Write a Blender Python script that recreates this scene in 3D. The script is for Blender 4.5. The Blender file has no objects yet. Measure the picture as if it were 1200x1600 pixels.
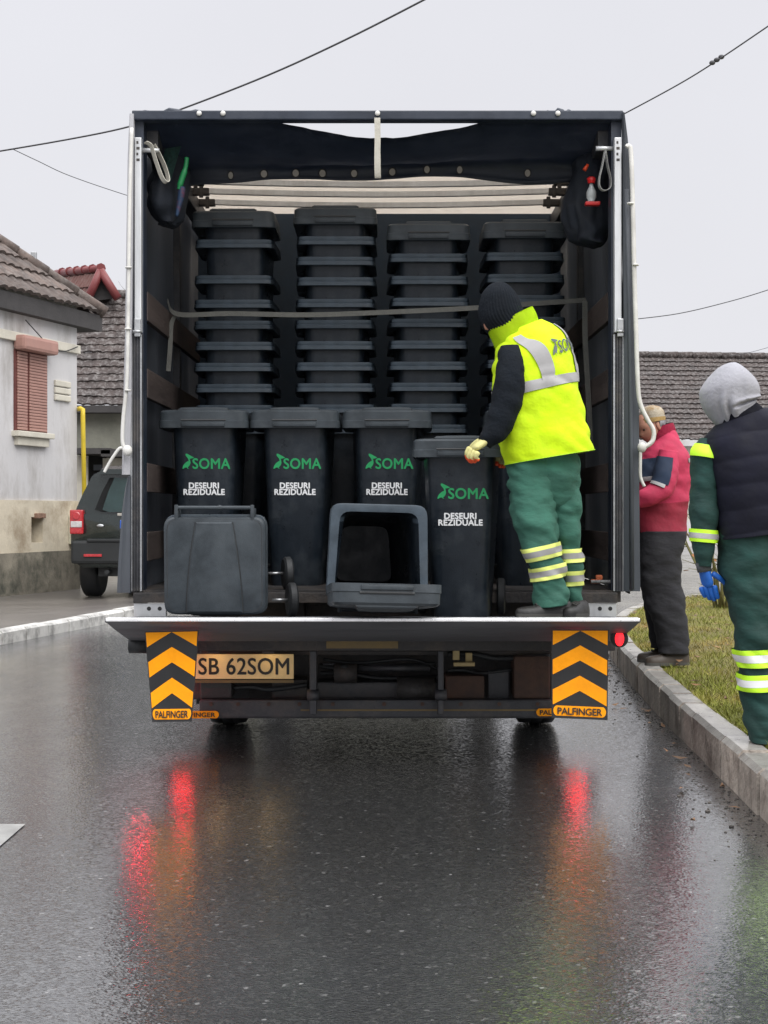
import bpy, bmesh, math, random
from mathutils import Vector, Matrix, Euler, noise
random.seed(7)
sc = bpy.context.scene
COL = sc.collection
R = math.radians

# ------------------------------------------------------------ camera
F = 2290.0            # focal length in photo pixels (1200 x 1600 frame)
CH = 1.2              # eye height
cam_d = bpy.data.cameras.new('camera'); cam = bpy.data.objects.new('camera', cam_d)
COL.objects.link(cam); sc.camera = cam
cam.location = (0, 0, CH); cam.rotation_euler = (R(90), 0, 0)
cam_d.sensor_fit = 'AUTO'; cam_d.sensor_width = 36; cam_d.lens = 36 * F / 1600
cam_d.clip_start = 0.1; cam_d.clip_end = 2000

# ------------------------------------------------------------ sky, sun, exposure
SUN_EL, SUN_AZ = R(46), R(150)
w = bpy.data.worlds.new('World'); sc.world = w; w.use_nodes = True
nt = w.node_tree; nt.nodes.clear(); N = nt.nodes.new; L = nt.links.new
out = N('ShaderNodeOutputWorld'); bg = N('ShaderNodeBackground'); bg.inputs[1].default_value = 0.1
sky = N('ShaderNodeTexSky'); sky.sky_type = 'NISHITA'; sky.sun_disc = False
sky.sun_elevation = SUN_EL; sky.sun_rotation = SUN_AZ; sky.dust_density = 6; sky.air_density = 2
hs = N('ShaderNodeHueSaturation'); hs.inputs['Saturation'].default_value = 0.12; hs.inputs['Value'].default_value = 0.6
tc = N('ShaderNodeTexCoord'); sp = N('ShaderNodeSeparateXYZ')
rp = N('ShaderNodeValToRGB')
e = rp.color_ramp.elements
e[0].position = 0.0; e[0].color = (0.435, 0.437, 0.46, 1)
e[1].position = 1.0; e[1].color = (1.7, 1.7, 1.75, 1)
m1 = e.new(0.33); m1.color = (0.418, 0.42, 0.448, 1)
cl = N('ShaderNodeTexNoise'); cl.inputs['Scale'].default_value = 2.2; cl.inputs['Detail'].default_value = 5
mr = N('ShaderNodeMapRange'); mr.inputs[3].default_value = 13.2; mr.inputs[4].default_value = 15.6
mul = N('ShaderNodeVectorMath'); mul.operation = 'SCALE'
mx = N('ShaderNodeMix'); mx.data_type = 'RGBA'; mx.inputs[0].default_value = 0.9
L(sky.outputs[0], hs.inputs['Color']); L(tc.outputs['Generated'], sp.inputs[0]); L(sp.outputs['Z'], rp.inputs[0])
L(tc.outputs['Generated'], cl.inputs['Vector']); L(cl.outputs[0], mr.inputs[0])
L(rp.outputs[0], mul.inputs[0]); L(mr.outputs[0], mul.inputs['Scale'])
L(hs.outputs[0], mx.inputs[6]); L(mul.outputs[0], mx.inputs[7])
L(mx.outputs[2], bg.inputs[0]); L(bg.outputs[0], out.inputs[0])
sun_d = bpy.data.lights.new('sun', 'SUN'); sun = bpy.data.objects.new('sun', sun_d); COL.objects.link(sun)
sun_d.energy = 1.5; sun_d.angle = R(50); sun_d.color = (1, 0.98, 0.95)
sv = Vector((math.sin(SUN_AZ) * math.cos(SUN_EL), math.cos(SUN_AZ) * math.cos(SUN_EL), math.sin(SUN_EL)))
sun.rotation_euler = sv.to_track_quat('Z', 'Y').to_euler()
vs = sc.view_settings
vs.view_transform = 'Standard'; vs.look = 'None'; vs.exposure = 0.5; vs.gamma = 1; vs.use_curve_mapping = False
sc.cycles.use_denoising = True
sc.cycles.max_bounces = 8; sc.cycles.diffuse_bounces = 4; sc.cycles.glossy_bounces = 4
sc.cycles.sample_clamp_indirect = 4

# ------------------------------------------------------------ helpers
def P(px, py, d):
    """world point seen at photo pixel (px,py) at distance d along the view axis"""
    return Vector(((px - 600) / F * d, d, CH - (py - 800) / F * d))
def lin(r, g, b):
    f = lambda c: (c / 255 / 12.92) if c / 255 <= 0.04045 else ((c / 255 + 0.055) / 1.055) ** 2.4
    return (f(r), f(g), f(b), 1)

def mat(name, color, rough=0.6, metal=0.0, var=0.15, vscale=6.0, bump=0.0, bscale=60.0, spec=0.5, coat=0.0, coat_rough=0.1,
        dirt=None, dirt_amt=0.4, dscale=2.5, emit=None, emit_s=0.0, stretch=(1, 1, 1), rvar=0.1, bdist=.01, island=0.0):
    m = bpy.data.materials.new(name); m.use_nodes = True
    nt = m.node_tree; b = nt.nodes['Principled BSDF']
    N = nt.nodes.new; L = nt.links.new
    c = color if len(color) == 4 else (*color, 1)
    tc = N('ShaderNodeTexCoord'); mp = N('ShaderNodeMapping'); mp.inputs['Scale'].default_value = stretch
    L(tc.outputs['Object'], mp.inputs[0])
    n1 = N('ShaderNodeTexNoise'); n1.inputs['Scale'].default_value = vscale; n1.inputs['Detail'].default_value = 7; n1.inputs['Roughness'].default_value = .65
    L(mp.outputs[0], n1.inputs['Vector'])
    r = N('ShaderNodeMapRange'); r.inputs[1].default_value = .3; r.inputs[2].default_value = .7
    r.inputs[3].default_value = 1 - var; r.inputs[4].default_value = 1 + var
    L(n1.outputs[0], r.inputs[0])
    sc_ = N('ShaderNodeVectorMath'); sc_.operation = 'SCALE'; sc_.inputs[0].default_value = c[:3]
    L(r.outputs[0], sc_.inputs['Scale'])
    last = sc_.outputs[0]
    if dirt:
        n2 = N('ShaderNodeTexNoise'); n2.inputs['Scale'].default_value = dscale; n2.inputs['Detail'].default_value = 9; n2.inputs['Roughness'].default_value = .7
        L(mp.outputs[0], n2.inputs['Vector'])
        cr = N('ShaderNodeMapRange'); cr.inputs[1].default_value = .48; cr.inputs[2].default_value = .68; cr.inputs[4].default_value = dirt_amt
        L(n2.outputs[0], cr.inputs[0])
        mx = N('ShaderNodeMix'); mx.data_type = 'RGBA'; mx.inputs[7].default_value = (*dirt[:3], 1)
        L(cr.outputs[0], mx.inputs[0]); L(last, mx.inputs[6]); last = mx.outputs[2]
    if island:
        gi = N('ShaderNodeNewGeometry'); ir = N('ShaderNodeMapRange'); ir.inputs[3].default_value = 1 - island; ir.inputs[4].default_value = 1 + island
        L(gi.outputs['Random Per Island'], ir.inputs[0]); i2 = N('ShaderNodeVectorMath'); i2.operation = 'SCALE'; L(last, i2.inputs[0]); L(ir.outputs[0], i2.inputs['Scale']); last = i2.outputs[0]
    L(last, b.inputs['Base Color'])
    rr = N('ShaderNodeMapRange'); rr.inputs[1].default_value = .3; rr.inputs[2].default_value = .7
    rr.inputs[3].default_value = max(.02, rough - rvar); rr.inputs[4].default_value = min(1, rough + rvar)
    L(n1.outputs[0], rr.inputs[0]); L(rr.outputs[0], b.inputs['Roughness'])
    b.inputs['Metallic'].default_value = metal; b.inputs['Specular IOR Level'].default_value = spec
    b.inputs['Coat Weight'].default_value = coat; b.inputs['Coat Roughness'].default_value = coat_rough
    if bump:
        n3 = N('ShaderNodeTexNoise'); n3.inputs['Scale'].default_value = bscale; n3.inputs['Detail'].default_value = 4
        L(mp.outputs[0], n3.inputs['Vector'])
        bp = N('ShaderNodeBump'); bp.inputs['Strength'].default_value = bump; bp.inputs['Distance'].default_value = bdist
        L(n3.outputs[0], bp.inputs['Height']); L(bp.outputs[0], b.inputs['Normal'])
    if emit:
        b.inputs['Emission Color'].default_value = (*emit[:3], 1); b.inputs['Emission Strength'].default_value = emit_s
    return m

def obj(name, bm, m, parent=None, smooth=False, angle=None):
    me = bpy.data.meshes.new(name)
    if isinstance(bm, bmesh.types.BMesh):
        bm.normal_update(); bm.to_mesh(me); bm.free()
    else:
        me.from_pydata([tuple(v) for v in bm[0]], [], bm[1])
    o = bpy.data.objects.new(name, me); COL.objects.link(o)
    for k in (m if isinstance(m, (list, tuple)) else [m]): me.materials.append(k)
    if smooth:
        for p in me.polygons: p.use_smooth = True
        if angle: me.set_sharp_from_angle(angle=R(angle))
    if parent: o.parent = parent
    return o
def tag(o, label=None, cat=None, group=None, kind=None):
    if label: o['label'] = label
    if cat: o['category'] = cat
    if group: o['group'] = group
    if kind: o['kind'] = kind
    return o
def empty(name, loc=(0, 0, 0), rot=(0, 0, 0)):
    o = bpy.data.objects.new(name, None); COL.objects.link(o); o.location = loc; o.rotation_euler = rot
    o.empty_display_size = .1
    return o
def structure(name, bm, m, smooth=False): return tag(obj(name, bm, m, None, smooth), kind='structure')
def copy_tree(o, parent=None):
    c = o.copy(); COL.objects.link(c)
    if parent: c.parent = parent
    for ch in list(o.children): copy_tree(ch, c)
    return c

def quad(bm, pts, mi=0):
    f = bm.faces.new([bm.verts.new(p) for p in pts]); f.material_index = mi; return f
def box(bm, lo, hi, bev=0.0, mi=0, mtx=None):
    lo, hi = Vector(lo), Vector(hi)
    r = bmesh.ops.create_cube(bm, size=1, matrix=Matrix.Translation((lo + hi) / 2) @ Matrix.Diagonal((*(hi - lo), 1)))
    vs_ = r['verts']
    fs = list({f for v in vs_ for f in v.link_faces})
    for f in fs: f.material_index = mi
    if bev > 0:
        es = list({e for v in vs_ for e in v.link_edges})
        rb = bmesh.ops.bevel(bm, geom=es, offset=bev, segments=2, affect='EDGES', profile=.6)
        vs_ = list({v for f in rb['faces'] for v in f.verts} | {v for v in vs_ if v.is_valid})
        for f in {f for v in vs_ for f in v.link_faces}: f.material_index = mi
    if mtx is not None: bmesh.ops.transform(bm, matrix=mtx, verts=vs_)
    return vs_
def frame_of(d):
    d = d.normalized(); a = Vector((0, 0, 1)) if abs(d.z) < .9 else Vector((1, 0, 0))
    u = d.cross(a).normalized(); return u, u.cross(d)
def tube(bm, pts, r, seg=8, mi=0, cap=True):
    pts = [Vector(p) for p in pts]; rings = []
    u = None
    for i, p in enumerate(pts):
        d = (pts[min(i + 1, len(pts) - 1)] - pts[max(i - 1, 0)]).normalized()
        if u is None: u, v = frame_of(d)
        else:
            u = (u - d * u.dot(d)).normalized(); v = u.cross(d)
        rr = r[i] if isinstance(r, (list, tuple)) else r
        rings.append([bm.verts.new(p + u * rr * math.cos(2 * math.pi * k / seg) + v * rr * math.sin(2 * math.pi * k / seg)) for k in range(seg)])
    for a, b in zip(rings, rings[1:]):
        for k in range(seg):
            f = bm.faces.new((a[k], a[(k + 1) % seg], b[(k + 1) % seg], b[k])); f.material_index = mi; f.smooth = True
    if cap:
        for rg in (rings[0][::-1], rings[-1]): f = bm.faces.new(rg); f.material_index = mi
def ribbon(bm, pts, width, thick, side, mi=0):
    """flat webbing along pts; side = width direction"""
    pts = [Vector(p) for p in pts]; s = Vector(side).normalized(); rings = []
    for i, p in enumerate(pts):
        d = (pts[min(i + 1, len(pts) - 1)] - pts[max(i - 1, 0)]).normalized(); n = d.cross(s).normalized()
        rings.append([bm.verts.new(p + s * a * width / 2 + n * b * thick / 2) for a, b in ((-1, -1), (1, -1), (1, 1), (-1, 1))])
    for a, b in zip(rings, rings[1:]):
        for k in range(4): bm.faces.new((a[k], a[(k + 1) % 4], b[(k + 1) % 4], b[k])).material_index = mi
    bm.faces.new(rings[0][::-1]); bm.faces.new(rings[-1])
def smoothpts(pts, n=6):
    pts = [Vector(p) for p in pts]; o = []
    for i in range(len(pts) - 1):
        p0, p1, p2, p3 = pts[max(i - 1, 0)], pts[i], pts[i + 1], pts[min(i + 2, len(pts) - 1)]
        for k in range(n):
            t = k / n
            o.append(.5 * ((2 * p1) + (p2 - p0) * t + (2 * p0 - 5 * p1 + 4 * p2 - p3) * t * t + (3 * p1 - p0 - 3 * p2 + p3) * t ** 3))
    o.append(pts[-1]); return o
def lathe(bm, prof, axis='X', seg=28, mtx=None, mi=0):
    """prof: (axial, radius)"""
    rings = []
    for a, r in prof:
        ring = []
        for k in range(seg):
            t = 2 * math.pi * k / seg; c, s = r * math.cos(t), r * math.sin(t)
            p = Vector((a, c, s)) if axis == 'X' else Vector((c, s, a))
            ring.append(bm.verts.new(mtx @ p if mtx is not None else p))
        rings.append(ring)
    for a, b in zip(rings, rings[1:]):
        for k in range(seg):
            f = bm.faces.new((a[k], a[(k + 1) % seg], b[(k + 1) % seg], b[k])); f.smooth = True; f.material_index = mi
    for rg in (rings[0], rings[-1]):
        f = bm.faces.new(rg); f.material_index = mi
    return rings
def ellipsoid(bm, c, r, seg=16, mtx=None, mi=0):
    rr = bmesh.ops.create_uvsphere(bm, u_segments=seg, v_segments=max(6, seg // 2 + 2), radius=1)
    M = Matrix.Translation(c) @ (mtx if mtx is not None else Matrix()) @ Matrix.Diagonal((*r, 1))
    bmesh.ops.transform(bm, matrix=M, verts=rr['verts'])
    for f in {f for v in rr['verts'] for f in v.link_faces}: f.smooth = True; f.material_index = mi
    return rr['verts']
def rrect(wf, wb, yf, yb, rad, n=5):
    """rounded quad in plan: front edge yf (half wf), back edge yb (half wb), counter-clockwise"""
    cs = [Vector((-wf, yf)), Vector((wf, yf)), Vector((wb, yb)), Vector((-wb, yb))]; o = []
    for i, c in enumerate(cs):
        a = (cs[i - 1] - c).normalized(); b = (cs[(i + 1) % 4] - c).normalized()
        p0, p1 = c + a * rad, c + b * rad
        for k in range(n):
            t = k / (n - 1); o.append(p0 * (1 - t) ** 2 + c * 2 * t * (1 - t) + p1 * t * t)
    return o
def stack_rings(bm, rings, cap0=True, cap1=True, mi=0):
    vr = [[bm.verts.new(p) for p in r] for r in rings]; n = len(vr[0])
    for a, b in zip(vr, vr[1:]):
        for k in range(n):
            f = bm.faces.new((a[k], a[(k + 1) % n], b[(k + 1) % n], b[k])); f.material_index = mi
    if cap0: bm.faces.new(vr[0][::-1]).material_index = mi
    if cap1: bm.faces.new(vr[-1]).material_index = mi
    return vr
def text_geo(txt, size, bold=0.0, sx=1.0, spacing=1.0):
    """centred flat lettering in the XY plane; bold strokes are laid as copies a hair apart in depth (z)"""
    cu = bpy.data.curves.new('lettering', 'FONT'); cu.body = txt; cu.size = size; cu.align_x = 'CENTER'
    cu.space_character = spacing; cu.space_line = .8; cu.resolution_u = 4
    o = bpy.data.objects.new('lettering', cu); COL.objects.link(o)
    dg = bpy.context.evaluated_depsgraph_get(); me = bpy.data.meshes.new_from_object(o.evaluated_get(dg))
    vs_, fs = [], []
    for j, (dx, dy) in enumerate(((0, 0), (1, .3), (-1, -.3), (.3, -1), (-.3, 1)) if bold else ((0, 0),)):
        n0 = len(vs_)
        vs_ += [Vector((v.co.x * sx + dx * bold, v.co.y + dy * bold, j * .0003)) for v in me.vertices]
        fs += [tuple(n0 + q for q in p.vertices) for p in me.polygons]
    bpy.data.objects.remove(o); bpy.data.curves.remove(cu); bpy.data.meshes.remove(me)
    return vs_, fs
def add_geo(bm, geo, fn, mi=0):
    vs_ = [bm.verts.new(fn(v)) for v in geo[0]]
    for f in geo[1]:
        try: bm.faces.new([vs_[i] for i in f]).material_index = mi
        except ValueError: pass
def skin_geo(verts, edges, radii, levels=2):
    me = bpy.data.meshes.new('skin'); me.from_pydata([tuple(v) for v in verts], edges, [])
    o = bpy.data.objects.new('skin', me); COL.objects.link(o)
    md = o.modifiers.new('s', 'SKIN'); md.use_smooth_shade = True
    sub = o.modifiers.new('u', 'SUBSURF'); sub.levels = levels; sub.render_levels = levels
    for i, r in enumerate(radii):
        d = me.skin_vertices[0].data[i]; d.radius = r if isinstance(r, (tuple, list)) else (r, r); d.use_root = (i == 0)
    bpy.context.view_layer.update()
    dg = bpy.context.evaluated_depsgraph_get(); m2 = bpy.data.meshes.new_from_object(o.evaluated_get(dg))
    g = ([v.co.copy() for v in m2.vertices], [tuple(p.vertices) for p in m2.polygons])
    bpy.data.objects.remove(o); bpy.data.meshes.remove(me); bpy.data.meshes.remove(m2)
    return g

# ------------------------------------------------------------ materials
def plastic(name, c, rough=.36): return mat(name, c, rough, 0, .3, 9, .12, 220, .32, dirt=(.075, .085, .092), dirt_amt=.3, dscale=5, rvar=.14)
M = {}
M['bin'] = plastic('dark_wet_plastic', (.0095, .0138, .0195))
M['lid'] = plastic('lid_plastic', (.034, .042, .049), .42)
M['rim'] = plastic('rim_highlight_plastic', (.044, .060, .077), .45)  # lighter than the body: sky highlight painted into the rim colour
M['rubber'] = mat('black_rubber', (.018, .02, .022), .6, var=.3, bump=.2, bscale=150)
M['steel'] = mat('galvanised_steel', (.45, .46, .47), .4, .8, .2, 20, .1, 90, dirt=(.1, .09, .08), dirt_amt=.5)
M['alu'] = mat('brushed_aluminium', (.62, .63, .64), .38, .55, .12, 12, .05, 150, dirt=(.2, .19, .18), dirt_amt=.35, stretch=(1, 1, .15))
M['dark_metal'] = mat('dark_painted_metal', (.04, .042, .048), .5, .15, .35, 10, .2, 80, dirt=(.10, .085, .07), dirt_amt=.6, dscale=5)
M['black_metal'] = mat('black_grimy_metal', (.032, .03, .03), .6, .1, .4, 8, .3, 60, dirt=(.09, .07, .055), dirt_amt=.7, dscale=6)
M['rust'] = mat('rusty_brown_steel', (.075, .042, .03), .75, .1, .4, 12, .3, 60, dirt=(.02, .02, .02), dirt_amt=.6)
M['tarp_dark'] = mat('dark_haze_blue_tarpaulin', (.017, .024, .040), .42, 0, .25, 5, .25, 9, dirt=(.05, .055, .065), dirt_amt=.4)  # dark tarpaulin; the extra blue is interior haze put into its colour
M['tarp_grey'] = mat('grey_tarpaulin', (.06, .068, .08), .5, 0, .2, 4, .25, 7, dirt=(.03, .03, .035), dirt_amt=.5, stretch=(1, 1, .2))
M['partition'] = mat('haze_tinted_partition_cloth', (.030, .050, .078), .7, 0, .2, 5, .3, 9)  # blue tint stands in for the haze at the back of the box
M['tarp_light'] = mat('pale_tarpaulin', (.42, .42, .44), .5, 0, .12, 5, .2, 9, dirt=(.2, .2, .2), dirt_amt=.4, stretch=(1, 1, .2))
M['wood'] = mat('worn_brown_plank', (.05, .036, .032), .7, 0, .35, 10, .3, 40, dirt=(.03, .025, .022), dirt_amt=.5, stretch=(1, .15, 1))
M['white_rope'] = mat('white_pvc_rope', (.62, .61, .58), .5, 0, .12, 12, dirt=(.3, .28, .24), dirt_amt=.4)
M['web'] = mat('off_white_webbing', (.46, .44, .38), .8, 0, .2, 20, .4, 180, dirt=(.2, .18, .14), dirt_amt=.5)
M['web_tan'] = mat('tan_webbing', (.105, .105, .095), .8, 0, .2, 20, .4, 180)
M['orange'] = mat('orange_reflective_film', (1.0, .36, .004), .6, 0, .12, 14, .15, 300, .2, dirt=(.45, .17, .01), dirt_amt=.5, dscale=7)
M['black_film'] = mat('black_film', (.015, .015, .016), .45, 0, .2)
M['black_ink'] = mat('black_ink', (.02, .018, .016), .6, var=.05)
M['plate'] = mat('number_plate_lamp_glow', (1.0, .74, .34), .6, 0, .06, 8, dirt=(.4, .3, .16), dirt_amt=.4, dscale=4)  # plate itself is white; warm lamp glow is painted into this colour
M['green_ink'] = mat('green_print', (.008, .27, .085), .5, 0, .08)
M['white_ink'] = mat('white_print', (.72, .73, .74), .5, 0, .08)
M['lamp_red'] = mat('lit_red_lens', (.5, .01, .01), .3, emit=(1, .02, .035), emit_s=6)
M['lamp_red_low'] = mat('lit_red_lens_below', (.5, .01, .01), .3, emit=(1, .02, .05), emit_s=75)
M['lamp_red_dim'] = mat('lit_red_lens_small', (.5, .01, .01), .3, emit=(1, .02, .03), emit_s=1.4)
M['lamp_warm'] = mat('plate_lamp_lens', (.8, .7, .5), .3, emit=(1, .70, .34), emit_s=8)
M['label'] = mat('dull_yellow_label_and_glint', (.16, .11, .04), .6, 0, .2, 14)
# translucent white roof sheet
mt = mat('white_translucent_roof_sheet', (.72, .66, .58), .6, 0, .1, 4)
ntm = mt.node_tree; bs = ntm.nodes['Principled BSDF']; tr = ntm.nodes.new('ShaderNodeBsdfTranslucent'); tr.inputs[0].default_value = (.61, .555, .485, 1)
mxs = ntm.nodes.new('ShaderNodeMixShader'); mxs.inputs[0].default_value = .62
ntm.links.new(bs.outputs[0], mxs.inputs[1]); ntm.links.new(tr.outputs[0], mxs.inputs[2]); ntm.links.new(mxs.outputs[0], ntm.nodes['Material Output'].inputs[0])
M['roof_sheet'] = mt

# wet asphalt
def asphalt():
    m = bpy.data.materials.new('wet_asphalt'); m.use_nodes = True; nt = m.node_tree; b = nt.nodes['Principled BSDF']
    N = nt.nodes.new; L = nt.links.new
    tc = N('ShaderNodeTexCoord')
    big = N('ShaderNodeTexNoise'); big.inputs['Scale'].default_value = .8; big.inputs['Detail'].default_value = 9; big.inputs['Roughness'].default_value = .62; big.inputs['Distortion'].default_value = .5
    mp = N('ShaderNodeMapping'); mp.inputs['Scale'].default_value = (1.6, .7, 1)
    L(tc.outputs['Object'], mp.inputs[0]); L(mp.outputs[0], big.inputs['Vector'])
    vo = N('ShaderNodeTexVoronoi'); vo.inputs['Scale'].default_value = 95; L(tc.outputs['Object'], vo.inputs['Vector'])
    gr = N('ShaderNodeValToRGB'); ee = gr.color_ramp.elements
    ee[0].position = 0; ee[0].color = (.006, .0065, .007, 1); ee[1].position = 1; ee[1].color = (.24, .24, .235, 1)
    q = ee.new(.62); q.color = (.0125, .013, .013, 1); q = ee.new(.9); q.color = (.04, .04, .038, 1)
    L(vo.outputs['Color'], gr.inputs[0])
    pat = N('ShaderNodeMapRange'); pat.inputs[1].default_value = .35; pat.inputs[2].default_value = .65; pat.inputs[3].default_value = .75; pat.inputs[4].default_value = 1.3
    L(big.outputs[0], pat.inputs[0])
    scl = N('ShaderNodeVectorMath'); scl.operation = 'SCALE'; L(gr.outputs[0], scl.inputs[0]); L(pat.outputs[0], scl.inputs['Scale'])
    L(scl.outputs[0], b.inputs['Base Color'])
    fine = N('ShaderNodeTexNoise'); fine.inputs['Scale'].default_value = 75; fine.inputs['Detail'].default_value = 5; L(tc.outputs['Object'], fine.inputs['Vector'])
    vd = N('ShaderNodeTexVoronoi'); vd.inputs['Scale'].default_value = 110; L(tc.outputs['Object'], vd.inputs['Vector'])
    bp = N('ShaderNodeBump'); bp.inputs['Strength'].default_value = .55; bp.inputs['Distance'].default_value = .004
    L(vd.outputs['Distance'], bp.inputs['Height'])
    L(bp.outputs[0], b.inputs['Normal'])
    b.inputs['Roughness'].default_value = .42
    b.inputs['Specular IOR Level'].default_value = .4
    # water film
    film = N('ShaderNodeMapRange'); film.inputs[1].default_value = .33; film.inputs[2].default_value = .68; film.inputs[3].default_value = .17; film.inputs[4].default_value = .07
    L(big.outputs[0], film.inputs[0]); L(film.outputs[0], b.inputs['Coat Roughness'])
    cw = N('ShaderNodeMapRange'); cw.inputs[1].default_value = .3; cw.inputs[2].default_value = .6; cw.inputs[3].default_value = .8; cw.inputs[4].default_value = 1
    L(big.outputs[0], cw.inputs[0]); L(cw.outputs[0], b.inputs['Coat Weight'])
    b.inputs['Coat IOR'].default_value = 2.6
    add = N('ShaderNodeMath'); add.operation = 'ADD'; L(fine.outputs[0], add.inputs[0]); L(vd.outputs['Distance'], add.inputs[1])
    vf = N('ShaderNodeTexVoronoi'); vf.inputs['Scale'].default_value = 85; L(tc.outputs['Object'], vf.inputs['Vector'])
    sb = N('ShaderNodeVectorMath'); sb.operation = 'SUBTRACT'; sb.inputs[1].default_value = (.5, .5, .5); L(vf.outputs['Color'], sb.inputs[0])
    ks = N('ShaderNodeMapRange'); ks.inputs[1].default_value = .35; ks.inputs[2].default_value = .65; ks.inputs[3].default_value = .115; ks.inputs[4].default_value = .03; L(big.outputs[0], ks.inputs[0])
    sk = N('ShaderNodeVectorMath'); sk.operation = 'SCALE'; L(sb.outputs[0], sk.inputs[0]); L(ks.outputs[0], sk.inputs['Scale'])
    b2 = N('ShaderNodeBump'); b2.inputs['Strength'].default_value = .2; b2.inputs['Distance'].default_value = .002
    L(add.outputs[0], b2.inputs['Height']); na = N('ShaderNodeVectorMath'); na.operation = 'ADD'; L(b2.outputs[0], na.inputs[0]); L(sk.outputs[0], na.inputs[1]); nn = N('ShaderNodeVectorMath'); nn.operation = 'NORMALIZE'; L(na.outputs[0], nn.inputs[0]); L(nn.outputs[0], b.inputs['Coat Normal'])
    return m
M['asphalt'] = asphalt()
M['paving'] = mat('damp_pavement_asphalt', (.10, .09, .08), .5, 0, .3, 1.2, .3, 60, coat=.35, coat_rough=.25)
M['kerb_white'] = mat('worn_white_kerb_paint', (.58, .57, .54), .6, 0, .2, 5, .3, 30, dirt=(.09, .085, .08), dirt_amt=.85, dscale=4)
M['kerb'] = mat('damp_concrete_kerb', (.41, .36, .31), .6, 0, .35, 9, .6, 40, dirt=(.075, .055, .042), dirt_amt=.75, dscale=4, island=.28, bdist=.02)
M['kerb_top'] = mat('wet_concrete_top', (.36, .345, .32), .35, 0, .3, 9, .5, 50, dirt=(.13, .11, .09), dirt_amt=.65, dscale=5, island=.2, coat=.5, coat_rough=.15)
M['paint'] = mat('white_road_paint', (.25, .25, .24), .5, 0, .25, 12, .2, 80, dirt=(.15, .15, .14), dirt_amt=.5, dscale=8)

# ------------------------------------------------------------ ground, road, kerbs
bm = bmesh.new(); quad(bm, [(-300, -40, 0), (300, -40, 0), (300, 500, 0), (-300, 500, 0)]); structure('road', bm, M['asphalt'])

KR = smoothpts([(1.22, 1.0, 0), (1.475, 5.7, 0), (1.555, 7.44, 0), (1.68, 9.64, 0), (1.86, 11.9, 0), (2.12, 13.7, 0), (2.62, 15.6, 0), (3.5, 17.6, 0), (5.6, 19.2, 0), (10, 20.0, 0), (22, 20.5, 0)], 10)
KL = smoothpts([(-5.9, 1, 0), (-4.65, 7, 0), (-3.46, 13.2, 0), (-2.81, 16.5, 0), (-2.0, 20.5, 0), (-1.0, 25, 0), (1.0, 33, 0), (5, 45, 0)], 10)
def resample(pts, step):
    o = [pts[0]]; acc = 0
    for a, b in zip(pts, pts[1:]):
        seg = (b - a).length; t = step - acc
        while t <= seg: o.append(a + (b - a) * (t / seg)); t += step
        acc = (acc + seg) % step if seg + acc >= step else acc + seg
    return o
def kerb(name, line, step, side, wd, h, m_face, m_top):
    bm = bmesh.new(); pts = resample(line, step)
    for i, (a, b) in enumerate(zip(pts, pts[1:])):
        d = (b - a).normalized(); n = Vector((d.y, -d.x, 0)) * side
        a2 = a + d * .009; b2 = b - d * .009; j = random.uniform(-.006, .006); k = random.uniform(-.006, .006)
        ch = .022
        prof = [(0 + j, -.05), (0 + j, h - ch + k), (ch + j, h + k), (wd, h + k), (wd, -.05)]
        r0 = [bm.verts.new(a2 + n * x + Vector((0, 0, z))) for x, z in prof]; r1 = [bm.verts.new(b2 + n * x + Vector((0, 0, z))) for x, z in prof]
        for q in range(4):
            f = bm.faces.new((r0[q], r0[q + 1], r1[q + 1], r1[q])); f.material_index = 1 if q in (1, 2) else 0
        bm.faces.new(r0); bm.faces.new(r1[::-1])
    bmesh.ops.recalc_face_normals(bm, faces=bm.faces)
    structure(name, bm, [m_face, m_top])
kerb('kerb', KR, .40, 1, .125, .19, M['kerb'], M['kerb_top'])
kerb('kerb', KL, .50, -1, .14, .12, M['kerb_white'], M['kerb_white'])
# pavement on the left, falling gently towards the house wall
bm = bmesh.new(); prev = None
for p in KL:
    row = [bm.verts.new((p.x - .12, p.y, .112)), bm.verts.new((p.x - 1.6, p.y + .2, .05)), bm.verts.new((p.x - 14, p.y + 1, .03))]
    if prev:
        for k in range(2): bm.faces.new((prev[k + 1], prev[k], row[k], row[k + 1]))
    prev = row
bmesh.ops.recalc_face_normals(bm, faces=bm.faces)
structure('pavement', bm, M['paving'])
# road marking
bm = bmesh.new()
quad(bm, [(-1.53, 2.6, .004), (-1.375, 2.6, .004), (-1.375, 5.62, .004), (-1.53, 5.62, .004)])
structure('road_marking', bm, M['paint'])
# lawn behind the right kerb
M['soil'] = mat('lawn_soil', (.14, .12, .025), .9, 0, .4, 3, .4, 40, dirt=(.12, .09, .04), dirt_amt=.6)
bm = bmesh.new(); prev = None
lawn_pts = [p for p in KR if p.y > 1.5]
for p in lawn_pts:
    nx = Vector((.115, -.03, 0)) if p.y < 13 else Vector((.1, -.11, 0))
    a = p + nx; row = [bm.verts.new((a.x, a.y, .175)), bm.verts.new((max(a.x + .5, 14), min(a.y, 19) - 1.2, .19))]
    if prev: bm.faces.new((prev[0], row[0], row[1], prev[1]))
    prev = row
bmesh.ops.recalc_face_normals(bm, faces=bm.faces)
structure('lawn', bm, M['soil'])
def grass_mat():
    m = mat('winter_grass', (.17, .185, .022), .7, 0, .3, 1.5, dirt=(.34, .21, .06), dirt_amt=.95, dscale=1.1, island=.4); return m
M['grass'] = grass_mat()
gv, gf = [], []
def kerb_x(y):
    for a, b in zip(KR, KR[1:]):
        if a.y <= y < b.y: return a.x + (b.x - a.x) * (y - a.y) / max(1e-6, b.y - a.y)
    return 99
rg = random.Random(3)
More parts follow.
